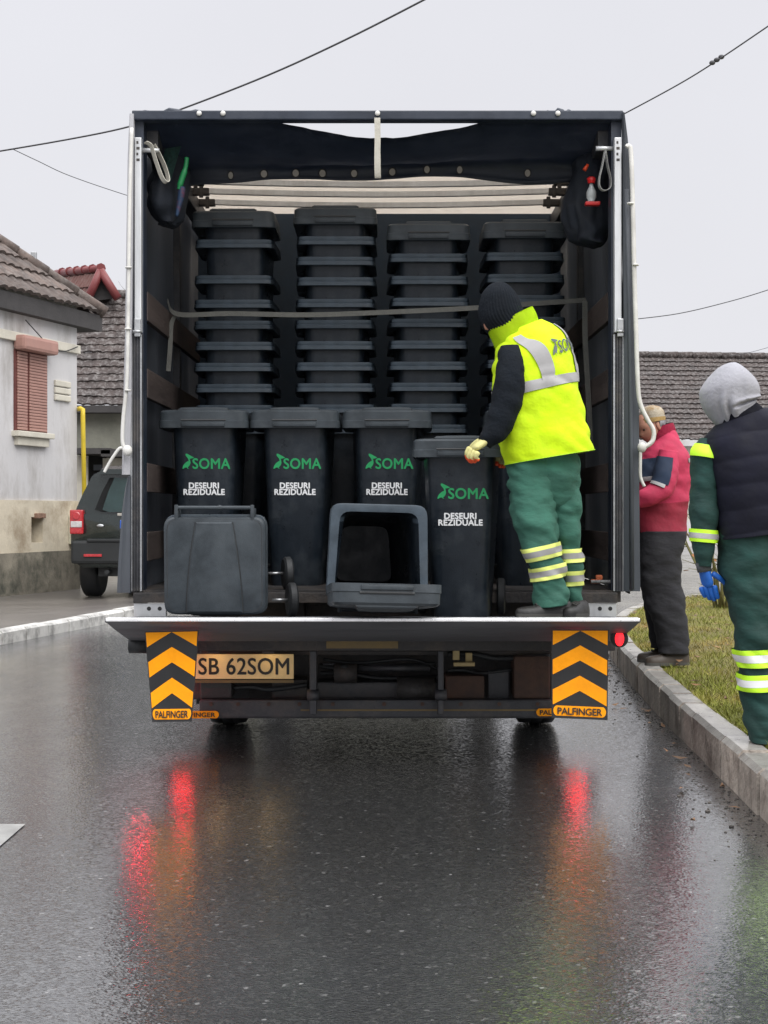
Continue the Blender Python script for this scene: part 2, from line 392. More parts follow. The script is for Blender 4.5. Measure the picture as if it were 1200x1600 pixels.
while len(gf) < 85000:
    y = 5.2 + 14.2 * rg.random() ** 1.5; x0 = kerb_x(y) + .14; x = x0 + (5.2 if y > 9 else 2.6) * rg.random() ** 1.2
    h = rg.uniform(.015, .05) * (.6 + .8 * noise.noise(Vector((x, y, 0)) * 1.7) ** 2 + .3); a = rg.uniform(0, 6.28); wd = rg.uniform(.0018, .0045)
    dx, dy = math.cos(a) * wd, math.sin(a) * wd; lx, ly = rg.gauss(0, .03), rg.gauss(0, .03); i = len(gv)
    gv += [(x - dx, y - dy, .172), (x + dx, y + dy, .172), (x + lx, y + ly, .18 + h)]; gf.append((i, i + 1, i + 2))
tag(obj('grass', (gv, gf), M['grass']), 'short damp winter grass on the verge behind the right kerb', 'grass', kind='stuff')

rg = random.Random(5); lv, lf = [], []
for k in range(170):
    y = rg.uniform(5.3, 17); x = kerb_x(y) + .16 + abs(rg.gauss(0, .8)); z = .215 + rg.uniform(0, .02)
    if rg.random() < .12: x = kerb_x(y) - abs(rg.gauss(.08, .12)) - .03; z = .008
    a = rg.uniform(0, 6.28); l, w_ = rg.uniform(.02, .045), rg.uniform(.01, .02); t1, t2 = rg.uniform(-.012, .012), rg.uniform(-.012, .012)
    c, s_ = math.cos(a), math.sin(a); i = len(lv)
    lv += [(x + c * l, y + s_ * l, z + t1 + .008), (x - s_ * w_, y + c * w_, z + .004), (x - c * l, y - s_ * l, z + t2 + .008), (x + s_ * w_, y - c * w_, z + .004)]; lf.append((i, i + 1, i + 2, i + 3))
tag(obj('fallen_leaves', (lv, lf), mat('brown_fallen_leaf', (.16, .085, .04), .7, 0, .4, 9, island=.5)), 'scattered brown fallen leaves on the verge and in the gutter', 'leaves', kind='stuff')
bm = bmesh.new()
for k in range(900):
    y = 4.2 + 11 * rg.random() ** 1.4; x = kerb_x(y) - abs(rg.gauss(.0, .13)) * rg.random() ** .5 - .012; r_ = rg.uniform(.002, .005) if k > 60 else rg.uniform(.005, .010)
    bmesh.ops.create_icosphere(bm, subdivisions=1, radius=r_, matrix=Matrix.Translation((x, y, r_ * .4)) @ Matrix.Diagonal((1.3, 1, .7, 1)))
tag(obj('grit', bm, mat('dark_grit', (.06, .052, .045), .6, island=.6)), 'loose dark grit along the right-hand gutter', 'grit', kind='stuff')

# ------------------------------------------------------------ buildings
M['plaster'] = mat('grey_plaster', (.53, .52, .52), .85, 0, .1, 1.5, .25, 40, dirt=(.27, .25, .23), dirt_amt=.8, dscale=1.5, stretch=(1, 1, .35))
M['plaster_low'] = mat('stained_cream_plinth', (.56, .50, .39), .85, 0, .15, 2, .3, 30, dirt=(.26, .19, .12), dirt_amt=.8, dscale=1.4)
M['plinth'] = mat('mossy_damp_plinth', (.21, .19, .15), .85, 0, .35, 2.5, .4, 30, dirt=(.035, .04, .03), dirt_amt=.95, dscale=1.6)
M['cream'] = mat('cream_moulding', (.56, .53, .45), .8, 0, .12, 4, dirt=(.35, .32, .27), dirt_amt=.4)
M['tile'] = mat('weathered_clay_tile', (.085, .064, .055), .8, 0, .55, 6, .5, 30, dirt=(.20, .18, .165), dirt_amt=.5, dscale=9, island=.25)
M['tile_dark'] = mat('old_brown_tile', (.045, .034, .031), .8, 0, .5, 2.2, .4, 30, dirt=(.30, .285, .275), dirt_amt=.6, dscale=11)
M['tile_red'] = mat('red_painted_metal', (.17, .032, .034), .5, 0, .2, 5, dirt=(.15, .05, .04), dirt_amt=.5)
M['fascia'] = mat('dark_eave_board', (.045, .042, .042), .8, 0, .3, 6, .3, 40)
M['shutter'] = mat('pink_roller_shutter', (.36, .20, .165), .6, 0, .1, 6, dirt=(.3, .15, .12), dirt_amt=.4)
M['shutter_frame'] = mat('maroon_frame', (.12, .035, .03), .6, 0, .2)
M['pipe_yellow'] = mat('yellow_gas_pipe', (.62, .46, .03), .5, 0, .12)
M['green_wall'] = mat('old_greenish_render', (.20, .20, .165), .85, 0, .25, 2, .3, 30, dirt=(.1, .1, .08), dirt_amt=.5)
M['dark_gap'] = mat('dark_opening', (.015, .015, .015), .9)
M['brick'] = mat('bare_brick', (.22, .13, .09), .9, 0, .4, 14, .4, 60)
M['box'] = mat('cream_meter_box', (.48, .46, .36), .55, 0, .1, 4)

def roof(o, u, v, ul, vl, course, tw, lift=.03, wave=.018, clip=None, nw=4):
    """tiled slope: o = eave corner, u along the eave, v up the slope; sawtooth courses, corrugated tiles"""
    u = u.normalized(); v = v.normalized(); n = u.cross(v).normalized()
    if n.z < 0: n = -n
    rows = int(vl / course); cols = int(ul / tw) * nw; V, Fc = [], []
    rl = random.Random(int(ul * 100))
    for r_ in range(rows):
        jj = [rl.uniform(-.008, .008) for _ in range(cols // nw + 2)]
        for e_ in (0, 1):
            for c in range(cols + 1):
                s = c / nw * tw; ph = (c % nw) / nw
                hgt = wave * math.sin(math.pi * ph) + (lift if e_ == 0 else 0) + jj[c // nw] + .02 * noise.noise(Vector((s * .4, r_ * .3, 0)))
                t = r_ * course + (0 if e_ == 0 else course * 1.08); t += jj[c // nw] * 1.2
                V.append(o + u * s + v * t + n * hgt)
    W = cols + 1
    def ok(i):
        return clip is None or clip((V[i] - o).dot(u), (V[i] - o).dot(v))
    for r_ in range(rows):
        a = r_ * 2 * W
        for c in range(cols):
            q = (a + c, a + c + 1, a + W + c + 1, a + W + c)
            if ok(q[0]) and ok(q[2]): Fc.append(q)
        # front lip of the course
    b0 = len(V)
    for r_ in range(rows):
        a = r_ * 2 * W
        for c in range(W): V.append(V[a + c] - n * (lift + .012))
        for c in range(cols):
            q = (a + c, b0 + r_ * W + c, b0 + r_ * W + c + 1, a + c + 1)
            if ok(a + c) and ok(a + c + 1): Fc.append(q)
    return V, Fc

# --- house on the left: wall turned ~17 degrees to the view
W1 = Vector((-4.61, 22.0, 0)); W0 = Vector((-5.24, 20.0, 0)); wu = (W0 - W1).normalized(); wn = Vector((-wu.y, wu.x, 0))   # wu towards the camera
if wn.x < 0: wn = -wn
def wall_at(px, py, off=0.0):
    d = P(px, py, 1) - Vector((0, 0, CH)); o = Vector((0, 0, CH)); p0 = W1 + wn * off
    t = (p0 - o).dot(wn) / d.dot(wn); return o + d * t
def wl(px, py):      # (distance along wall from the far corner, height)
    p = wall_at(px, py); return (p - W1).dot(wu), p.z
HM = Matrix.Translation(W1) @ Matrix(((wu.x, wn.x, 0, 0), (wu.y, wn.y, 0, 0), (0, 0, 1, 0), (0, 0, 0, 1)))  # local: x along wall, y outward, z up
house = tag(empty('house'), 'grey plastered house with brown tiled hip roof and pink shutter on the left', 'house')
def hbox(name, a0, a1, z0, z1, y0, y1, m, bev=0, parent=None):
    bm = bmesh.new(); box(bm, (min(a0, a1), y0, min(z0, z1)), (max(a0, a1), y1, max(z0, z1)), bev, mtx=HM)
    bmesh.ops.recalc_face_normals(bm, faces=bm.faces)
    return obj(name, bm, m, parent or house)
LW = 9.0
zb = wl(60, 782)[1]; zp = wl(60, 862)[1]
# wall with an opening for the cellar vent: built from strips
va0, va1 = wl(64, 825)[0], wl(46, 825)[0]; vz0, vz1 = wl(55, 848)[1], wl(55, 808)[1]
bm = bmesh.new(); box(bm, (0, -6, zb), (LW, 0, 4.35), mtx=HM); bmesh.ops.recalc_face_normals(bm, faces=bm.faces)
wall_o = obj('wall', bm, M['plaster'], house)
bm = bmesh.new()
for a, b, c, d in ((0, va0, zp, zb), (va1, LW, zp, zb), (va0, va1, zp, vz0), (va0, va1, vz1, zb)):
    box(bm, (a, -.3, c), (b, .03, d), mtx=HM)
bmesh.ops.recalc_face_normals(bm, faces=bm.faces); obj('lower_wall', bm, M['plaster_low'], house)
hbox('plinth', 0, LW, -.3, zp, -.3, .06, M['plinth'])
vent = hbox('cellar_vent', va0 - .001, va1 + .001, vz0 - .001, vz1 + .001, -.28, -.25, M['dark_gap'])
bm = bmesh.new()
for k in range(4): box(bm, (va0 - .02 + k * .06, -.02, vz1 - .02 + random.uniform(0, .02)), (va0 + .05 + k * .06, .07, vz1 + .05 + random.uniform(0, .03)), .006, mtx=HM)
obj('broken_brick', bm, M['brick'], vent)
zc0, zc1 = wl(60, 541)[1], wl(60, 527)[1]
hbox('cornice_band', -.03, LW, zc0, zc1, -.1, .05, M['cream'], .01)
# window
a0, a1 = wl(72, 600)[0], wl(21, 600)[0]; z0, z1 = wl(45, 675)[1], wl(45, 550)[1]
win = hbox('window', a0, a1, z0, z1, -.05, .02, M['shutter_frame'])
am = a0 + (a1 - a0) * .62
for s0, s1 in ((a0 + .04, am - .03), (am + .03, a1 - .05)):
    bm = bmesh.new(); zz = z0 + .02
    while zz < z1 - .02:
        box(bm, (s0, .02, zz), (s1, .045, zz + .036), .008, mtx=HM); zz += .042
    bmesh.ops.recalc_face_normals(bm, faces=bm.faces); obj('roller_shutter', bm, M['shutter'], win)
hb = hbox('shutter_box', a0 - .03, a1 + .02, z1 - .01, z1 + .2, .0, .2, M['shutter'], .05, win)
sill = hbox('sill', a0 - .05, a1 + .05, z0 - .08, z0 - .002, -.02, .12, M['cream'], .012, win)
hbox('sill_block', a0 + .02, a1 - .02, z0 - .2, z0 - .082, -.02, .07, M['cream'], .012, win)
for k in range(3):
    aa0, aa1 = wl(108, 610)[0], wl(84, 610)[0]; z_ = wl(96, 600 + k * 11)[1]
    hbox('plaster_bar', aa0 - .04 * k * 0, aa1, z_ - .045, z_ + .045, 0, .04, M['cream'], .015)
b0_, b1_ = wl(122, 830)[0] + .02, wl(104, 830)[0]
mb = hbox('meter_box', b0_, b1_, wl(112, 850)[1], wl(112, 806)[1], .03, .25, M['box'], .012)
hbox('door', b0_ + .05, b1_ - .05, wl(112, 846)[1], wl(112, 812)[1], .251, .256, M['box'], .002, mb)
# yellow gas pipe beside the corner
bm = bmesh.new(); pA = P(129.5, 640, 21.9); pB = P(133.5, 875, 21.9)
tube(bm, [pA + Vector((-.12, .2, .02)), pA + Vector((-.05, .05, .02)), pA, pA - Vector((0, 0, .1)), pB], .035, 10)
obj('gas_pipe', bm, M['pipe_yellow'], house)
# roof
E1 = Vector((-4.28, 22.45, 4.22)); slope = .85; rise = math.sqrt(1 + slope ** 2)
ue = wu; vin = (-wn + Vector((0, 0, slope))).normalized()
V_, F_ = roof(E1, ue, vin, 9, 4.2, .36, .21, .035, .03, clip=lambda s, t: s >= t / rise - .03)
rf = obj('roof', (V_, F_), M['tile'], house)
V2, F2 = roof(E1, (-wn), (ue + Vector((0, 0, slope))).normalized(), 6, 4.2, .36, .21, .035, .03, clip=lambda s, t: s >= t / rise - .03)
obj('roof', (V2, F2), M['tile'], house)
bm = bmesh.new(); hd = (ue - wn + Vector((0, 0, slope))); n_ = 9
for k in range(n_):
    a = E1 + hd * (k * .32) + Vector((0, 0, .03)); b = E1 + hd * (k * .32 + .34) + Vector((0, 0, .04)); tube(bm, [a, b], [.105, .085], 10)
obj('hip_tiles', bm, M['tile'], house)
for k in (2.4, 4.9):
    bm = bmesh.new(); box(bm, (-.04, -.04, 0), (.04, .04, .16), .01, mtx=Matrix.Translation(E1 + hd * (k * .32) + Vector((0, 0, .06)))); obj('ridge_clip', bm, M['steel'], house)
bm = bmesh.new()
e0 = E1 - wn * .02 + Vector((0, 0, -.05))
def eb(lo, hi, mtx): box(bm, lo, hi, 0, mtx=mtx)
EM = Matrix.Translation(E1) @ HM.to_3x3().to_4x4()
box(bm, (.02, -.55, -.26), (9, -.03, -.02), mtx=EM); box(bm, (.05, -6, -.26), (.54, -.56, -.02), mtx=EM)
bmesh.ops.recalc_face_normals(bm, faces=bm.faces); obj('eave_boards', bm, M['fascia'], house)
bm = bmesh.new(); tube(bm, smoothpts([wall_at(40, 500, .07), wall_at(58, 520, .1), wall_at(80, 543, .1), wall_at(100, 549, .1), wall_at(121, 542, .08)]), .008, 6)
obj('wall_cable', bm, M['rubber'], house)

# --- second house behind, roof towards the camera
h2 = tag(empty('house'), 'low house with old dark tiles and red-edged dormer behind the grey house', 'house')
Y2 = 29.0
bm = bmesh.new(); ez = P(150, 632, Y2).z
box(bm, (-9, Y2 + .3, -.2), (1.4, Y2 + 6, ez)); obj('wall', bm, M['green_wall'], h2)
sl2 = (P(150, 462, Y2 + 2.4).z - ez) / 2.4
V_, F_ = roof(Vector((-9, Y2, ez)), Vector((1, 0, 0)), Vector((0, 1, sl2)), 10.6, 2.4 * math.sqrt(1 + sl2 ** 2), .225, .19, .03, .02)
obj('roof', (V_, F_), M['tile_dark'], h2)
bm = bmesh.new(); rz = ez + sl2 * 2.4
for k in range(33): tube(bm, [(-9 + k * .32, Y2 + 2.4, rz + .02), (-9 + k * .32 + .34, Y2 + 2.4, rz + .03)], [.11, .095], 8)
obj('ridge_tiles', bm, M['tile_dark'], h2)
bm = bmesh.new(); box(bm, (-9, Y2 - .03, ez - .16), (1.5, Y2 + .3, ez - .02)); obj('eave_boards', bm, M['fascia'], h2)
# dormer with red edges
AP = P(158, 424, Y2 + 1.9); BL = P(137, 470, Y2 + 1.9); BRR = P(183, 464, Y2 + 1.9); back = P(88, 431, Y2 + 4.6) - AP
bm = bmesh.new(); dl = (BL - AP); nrm = dl.cross(back).normalized(); 
V_, F_ = roof(BL, back.normalized(), (AP - BL).normalized(), 3.6, (AP - BL).length, .3, .2, .03, .02)
M['tile_redbrown'] = mat('red_brown_tile', (.13, .05, .04), .8, 0, .4, 6, .4, 30, dirt=(.13, .115, .105), dirt_amt=.8, dscale=6)
dorm = obj('dormer_roof', (V_, F_), M['tile_redbrown'], h2)
V_, F_ = roof(BRR, back.normalized(), (AP - BRR).normalized(), 3.6, (AP - BRR).length, .3, .2, .03, .02)
obj('tiles', (V_, F_), M['tile_redbrown'], dorm)
bm = bmesh.new(); ff = Vector((0, -.05, 0))
for A_, B_ in ((AP, BL), (AP, BRR)):
    d = (B_ - A_); tube(bm, [A_ + ff - d * .02, A_ + ff + d * .5, A_ + ff + d * 1.08], .09, 8)
tube(bm, [AP + Vector((0, 0, .06)), AP + back * 1.0 + Vector((0, 0, .06))], .08, 8)
for k in range(6): tube(bm, [AP + back * (k * .17) + Vector((0, 0, .07)), AP + back * (k * .17 + .012) + Vector((0, 0, .07))], .105, 8)
obj('red_edging', bm, M['tile_red'], dorm)
bm = bmesh.new(); quad(bm, [AP + Vector((0, .12, -.05)), BL + Vector((.02, .12, 0)), BRR + Vector((-.02, .12, 0))][::-1]); obj('gable', bm, M['fascia'], dorm)
# porch, gate and door below
bm = bmesh.new(); box(bm, P(128, 712, 27.5), P(172, 700, 26.6)); box(bm, P(172, 716, 27.5), P(215, 703, 26.6)); obj('porch_roof', bm, M['fascia'], h2)
bm = bmesh.new(); box(bm, P(139, 905, 27.4) , P(165, 712, 27.2)); obj('door', bm, M['dark_gap'], h2)
bm = bmesh.new()
for py in range(735, 860, 14): box(bm, P(147, py, 27.15), P(160, py - 9, 27.1))
obj('door_slats', bm, M['tarp_grey'], h2)
bm = bmesh.new(); box(bm, P(125, 905, 27.5), P(137, 712, 27.1)); box(bm, P(167, 905, 27.5), P(215, 716, 27.1)); obj('porch_pillar', bm, M['cream'], h2)
bm = bmesh.new()
for py in (737, 752, 766): box(bm, P(186, py, 27.05), P(214, py - 5, 27.0))
obj('plaster_bar', bm, M['fascia'], h2)

# --- long low building on the right
h3 = tag(empty('long_building'), 'long low building with grey-brown tiled roof and white wall on the right', 'building')
Y3 = 50.0
ezr = P(1100, 686, Y3).z; rzr = P(1100, 556, Y3 + 4).z; s3 = (rzr - ezr) / 4
V_, F_ = roof(Vector((6.5, Y3, ezr)), Vector((1, .10, 0)).normalized(), Vector((-.0, 1, s3)), 26, 4 * math.sqrt(1 + s3 ** 2), .30, .24, .05, .025)
obj('roof', (V_, F_), M['tile_dark'], h3)
bm = bmesh.new()
for k in range(46): tube(bm, [(6.5 + k * .55, Y3 + 4 + k * .055, rzr + .05), (6.5 + k * .55 + .57, Y3 + 4.05 + k * .055, rzr + .09)], [.14, .12], 8)
obj('ridge_tiles', bm, M['tile_dark'], h3)
bm = bmesh.new(); MM = Matrix.Translation((6.5, Y3 + .4, 0)) @ Matrix.Rotation(math.atan(.1), 4, 'Z')
box(bm, (-.5, 0, -.2), (26, 7, ezr), mtx=MM); obj('wall', bm, mat('whitewashed_wall', (.52, .50, .44), .85, 0, .2, .8, .2, 20, dirt=(.3, .27, .2), dirt_amt=.6, dscale=.7), h3)
bm = bmesh.new(); box(bm, (-.6, -.45, ezr - .22), (26, 0, ezr - .02), mtx=MM); obj('eave', bm, M['plaster'], h3)
bm = bmesh.new(); box(bm, (-.5, -.03, -.2), (26, 0, .9), mtx=MM); obj('plinth', bm, M['plaster'], h3)

# ------------------------------------------------------------ bare trees and shrub
M['bark'] = mat('grey_bark', (.10, .085, .075), .9, 0, .3, 8, .4, 40)
M['twig'] = mat('brown_twig', (.11, .075, .045), .85, 0, .3, 12)
M['moss_twig'] = mat('mossy_green_stem', (.13, .12, .04), .85, 0, .4, 9)
def bare_tree(loc, h, seed, label, spread=.55, fine=.0):
    rt = random.Random(seed); bt = bmesh.new(); bc = bmesh.new()
    def grow(bmx, p, d, ln, r, lev):
        pts = [p]; rad = [r]; q = p.copy(); dd = d.copy()
        for k in range(4):
            dd = (dd + Vector((rt.gauss(0, .12), rt.gauss(0, .12), rt.gauss(.05, .06)))).normalized(); q = q + dd * ln / 4
            pts.append(q.copy()); rad.append(r * (1 - .6 * (k + 1) / 4))
        tube(bmx, pts, rad, 6 if lev < 2 else 4)
        if lev < 5:
            for k in range(rt.choice((2, 3, 3, 4)) if lev else 5):
                t = rt.uniform(.35, 1); i = min(3, int(t * 4)); bp_ = pts[i].lerp(pts[i + 1], t * 4 - i)
                nd = (dd + Vector((rt.gauss(0, spread), rt.gauss(0, spread), rt.gauss(.1, .3)))).normalized()
                grow(bc, bp_, nd, ln * rt.uniform(.5, .75), max(.004, r * .5), lev + 1)
    grow(bt, Vector((0, 0, 0)), Vector((0, 0, 1)), h * .42, h * .018, 0)
    t = tag(empty('bare_tree', loc), label, 'tree'); obj('trunk', bt, M['bark'], t); obj('crown', bc, M['bark'], t)
bare_tree((-6.5, 36, -.1), 9.0, 4, 'bare leafless tree behind the dark-tiled house on the left')
bare_tree((10.5, 56.5, -.1), 10.2, 9, 'bare leafless tree at the end of the long tiled roof')
# pruned shrub on the verge behind the hooded man
shrub = tag(empty('rose_shrub', (P(1128, 945, 15.6).x, 15.6, .17)), 'bare thorny shrub with a few dry leaves on the verge between the two men', 'shrub')
rt = random.Random(12); bs_ = bmesh.new(); bl = bmesh.new()
for k in range(20):
    a = rt.uniform(0, 6.28); p = Vector((.07 * math.cos(a), .05 * math.sin(a), 0)); d = Vector((.22 * math.cos(a), .22 * math.sin(a), 1)).normalized(); L0 = rt.uniform(.6, 1.35)
    pts = [p]
    for j in range(6): d = (d + Vector((rt.gauss(0, .13), rt.gauss(0, .13), 0))).normalized(); pts.append(pts[-1] + d * L0 / 6)
    tube(bs_, pts, [.016 - .0016 * j for j in range(7)], 5)
    for j in (2, 3, 4, 5):
        if rt.random() < .75:
            q = pts[j]; td = Vector((rt.gauss(0, 1), rt.gauss(0, 1), rt.uniform(0, .8))).normalized(); tl = rt.uniform(.1, .35)
            tube(bs_, [q, q + td * tl * .5, q + td * tl + Vector((0, 0, .02))], [.005, .004, .002], 4)
            if rt.random() < .45:
                e_ = q + td * tl; s1 = Vector((rt.gauss(0, 1), rt.gauss(0, 1), rt.gauss(0, 1))).normalized() * .025; s2 = td * .06
                quad(bl, [e_, e_ + s1 + s2 * .5, e_ + s2, e_ - s1 + s2 * .5])
obj('stem', bs_, M['moss_twig'], shrub); obj('dry_leaves', bl, mat('dry_orange_leaf', (.30, .13, .05), .8), shrub)

# ------------------------------------------------------------ overhead cables
M['cable'] = mat('black_cable', (.05, .05, .055), .6)
def cable(pts, d0, d1, r, label, extra=None):
    n = len(pts); bm = bmesh.new(); w3 = [P(p[0], p[1], d0 + (d1 - d0) * i / (n - 1)) for i, p in enumerate(pts)]
    tube(bm, smoothpts(w3, 6), r, 6)
    o = obj('overhead_cable', bm, M['cable']); tag(o, label, 'cable'); return w3
cable([(-60, 246), (100, 219), (205, 197), (290, 168), (420, 117), (540, 62), (662, 0), (740, -42)], 20, 15, .011, 'thick dark cable rising across the sky from the left over the truck roof')
cable([(20, 233), (60, 252), (110, 275), (204, 307), (330, 345)], 22, 26, .006, 'thin wire sloping down to the right behind the truck at upper left')
cable([(940, 196), (975, 178), (1060, 132), (1120, 95), (1200, 41), (1260, 0)], 18, 15, .008, 'dark cable with a knotted joint rising to the upper right corner')
bm = bmesh.new(); c_ = P(1120, 95, 16.2)
for k in range(3): ellipsoid(bm, c_ + Vector((.05 * (k - 1), 0, .032 * (k - 1) + .01)), (.035, .03, .026), 10)
jo = obj('cable_joint', bm, M['cable'], bpy.data.objects['overhead_cable.002'])
cable([(980, 500), (1060, 490), (1140, 471), (1200, 453), (1260, 432)], 24, 24, .008, 'single wire above the right-hand tiled roof')
cable([(1140, 556), (1170, 551), (1200, 543), (1240, 532)], 40, 40, .007, 'thinnest wire just over the long roof ridge at far right')

# ------------------------------------------------------------ the truck
TX = -.033; D1 = 7.5; S1 = F / D1
def tx(px, d=D1): return (px - 600) / F * d
def tz(py, d=D1): return CH - (py - 800) / F * d
truck = tag(empty('box_truck', (TX, D1, 0)), 'dark tarpaulin box truck with open rear and lowered tail lift full of bins', 'truck')
def tpart(name, bm, m, parent=None, smooth=False, angle=None):
    bmesh.ops.recalc_face_normals(bm, faces=bm.faces)
    o = obj(name, bm, m, None, smooth, angle)
    o.parent = parent or truck
    if parent is None: o.matrix_parent_inverse = Matrix.Translation((-TX, -D1, 0))
    else: o.matrix_parent_inverse = Matrix()
    return o
bpy.context.view_layer.update()
BED = .80; YF = 12.6; XL, XR = tx(212) , tx(969)
bm = bmesh.new(); box(bm, (XL, 7.48, BED - .06), (XR, YF, BED)); tpart('cargo_floor', bm, M['black_metal'])
bm = bmesh.new(); box(bm, (XL + .01, YF, BED), (XR - .01, YF + .05, 3.24)); tpart('front_wall', bm, M['tarp_light'])
bm = bmesh.new(); box(bm, (XL + .03, 9.78, BED + .001), (XR - .03, 9.80, 3.19)); tpart('partition', bm, M['partition'])
# side curtains with vertical waves, outer faces
def curtain(sx, m, x_edge, bulge):
    bm = bmesh.new(); ny, nz = 60, 16; rows = []
    for i in range(ny + 1):
        y = 7.50 + (YF - 7.5) * i / ny; row = []
        for k in range(nz + 1):
            z = BED - .02 + (3.19 - BED + .02) * k / nz
            x = x_edge + sx * (.015 * math.sin(y * 9) * .7 + .012 * noise.noise(Vector((y * 3, z * 2, sx))) + bulge * (1 - k / nz) ** 1.5)
            row.append(bm.verts.new((x, y, z)))
        rows.append(row)
    for a, b in zip(rows, rows[1:]):
        for k in range(nz): bm.faces.new((a[k], b[k], b[k + 1], a[k + 1]))
    bmesh.ops.solidify(bm, geom=bm.faces[:], thickness=.006)
    return tpart('side_curtain', bm, m, None, True)
curtain(-1, M['tarp_grey'], XL - .012, .03); curtain(1, M['tarp_grey'], XR + .012, .05)
# planks inside
for sx, x0 in ((-1, XL + .03), (1, XR - .03)):
    for zc in (2.27, 1.87, 1.38, 1.02):
        bm = bmesh.new(); box(bm, (x0 - .014, 7.62, zc - .075), (x0 + .014, YF - .05, zc + .075), .004); tpart('side_plank', bm, M['wood'])
    for yy in (8.9, 10.8):
        bm = bmesh.new(); box(bm, (x0 - .045 * (sx < 0) + .0, yy, BED), (x0 + .045 * (sx > 0), yy + .08, 3.15)); tpart('stanchion', bm, M['dark_metal'])
# roof: translucent sheet, bows, header
bm = bmesh.new(); rows = []
for i in range(25):
    y = 7.98 + (YF - 7.98) * i / 24
    rows.append([bm.verts.new((XL + (XR - XL) * k / 12, y, 3.205 + .02 * math.sin(math.pi * k / 12) - .012 * abs(math.sin(y * 5)) * math.sin(math.pi * k / 12))) for k in range(13)])
for a, b in zip(rows, rows[1:]):
    for k in range(12): bm.faces.new((a[k], a[k + 1], b[k + 1], b[k]))
bmesh.ops.solidify(bm, geom=bm.faces[:], thickness=.003); tpart('roof_sheet', bm, M['roof_sheet'], None, True)
for i, (py, yy) in enumerate(((288, 8.72), (303.5, 8.99), (320.5, 9.3))):
    z = tz(py, yy); hw = .019 * yy / 9
    bm = bmesh.new(); n_ = 12; pr = []
    for k in range(n_ + 1):
        t = k / n_; x = XL + .13 + (XR - XL - .26) * t; zz = z + .02 - .022 * math.sin(math.pi * t)
        pr.append([bm.verts.new((x, yy + a, zz + b)) for a, b in ((-.015, -.016), (.015, -.016), (.015, .016), (-.015, .016))])
    for a, b in zip(pr, pr[1:]):
        for k in range(4): bm.faces.new((a[k], a[(k + 1) % 4], b[(k + 1) % 4], b[k]))
    tpart('roof_bow', bm, M['alu'])
    for sx in (0, 1):
        bm = bmesh.new(); xa = XL + .02 if sx == 0 else XR - .2
        box(bm, (xa, yy - .022, z - .008), (xa + .18, yy + .022, z + .036), .006); box(bm, (xa + (.12 if sx == 0 else .02), yy - .025, z - .026), (xa + (.145 if sx == 0 else .045), yy - .02, z + .05), .004)
        tpart('bow_bracket', bm, M['black_metal'])
bm = bmesh.new()
for sx in (XL + .02, XR - .1): box(bm, (sx, 7.6, 3.08), (sx + .08, YF, 3.18), .008)
tpart('roof_rail', bm, M['dark_metal'])
bm = bmesh.new(); box(bm, (tx(208), 7.46, tz(190)), (tx(972), 7.54, tz(175.5)), .006)
hdr = tpart('rear_header', bm, M['tarp_dark'])
for px in (313, 350, 590, 832, 870):
    bm = bmesh.new(); ellipsoid(bm, (tx(px), 7.452, tz(181)), (.0135, .009, .0135), 12); tpart('stud', bm, M['white_rope'], None)
# wrinkled tarp bunched over the header ends
for a_, b_ in ((212, 345), (850, 905)):
    bm = bmesh.new(); pts = [(tx(a_ + (b_ - a_) * k / 10), 7.5 + .02 * math.sin(k), tz(176) + .006 * math.sin(k * 1.9)) for k in range(11)]
    tube(bm, pts, [.004] + [.013 + .005 * math.sin(k * 2.3) for k in range(9)] + [.004], 8); tpart('tarp_fold', bm, M['tarp_dark'])
# rear flap thrown back over the bows, sagging in the middle
bm = bmesh.new(); rows = []; nu, nv = 64, 14
VB = .66
def flap(u, v):
    x = XL + .015 + (XR - XL - .03) * u; xp = 212 + (969 - 212) * u
    sag = .08 * max(0, math.cos((xp - 595) / 175 * math.pi / 2)) ** 1.2 if abs(xp - 595) < 175 else 0
    zn = tz(187) - sag; yn = 7.53 + .02 * (sag / .08); yf = 7.93
    fold = 256 + 5 * math.sin(u * 5 + .5); low = 281 + 5 * math.sin(u * 17) * (.4 + .6 * u) + 4 * math.sin(u * 7 + 1) - 10 * max(0, u - .75)
    wob = .008 * noise.noise(Vector((u * 14, v * 5, 2))) + .005 * noise.noise(Vector((u * 40, v * 12, 5)))
    if v < VB:
        t = v / VB; return Vector((x, yn + (yf - yn) * t, zn + (tz(fold, yf) - zn) * t - .05 * math.sin(math.pi * t) * math.sin(math.pi * u) + wob))
    t = (v - VB) / (1 - VB); return Vector((x, yf + .03 * math.sin(t * 2.2) + .012 * noise.noise(Vector((u * 18, t, 9))), tz(fold, yf) + (tz(low, yf) - tz(fold, yf)) * t + wob * (1 - t)))
for i in range(nu + 1): rows.append([bm.verts.new(flap(i / nu, k / nv)) for k in range(nv + 1)])
for a, b in zip(rows, rows[1:]):
    for k in range(nv): bm.faces.new((a[k], b[k], b[k + 1], a[k + 1]))
bmesh.ops.solidify(bm, geom=bm.faces[:], thickness=.004)
flp = tpart('rear_flap', bm, M['tarp_dark'], None, True)
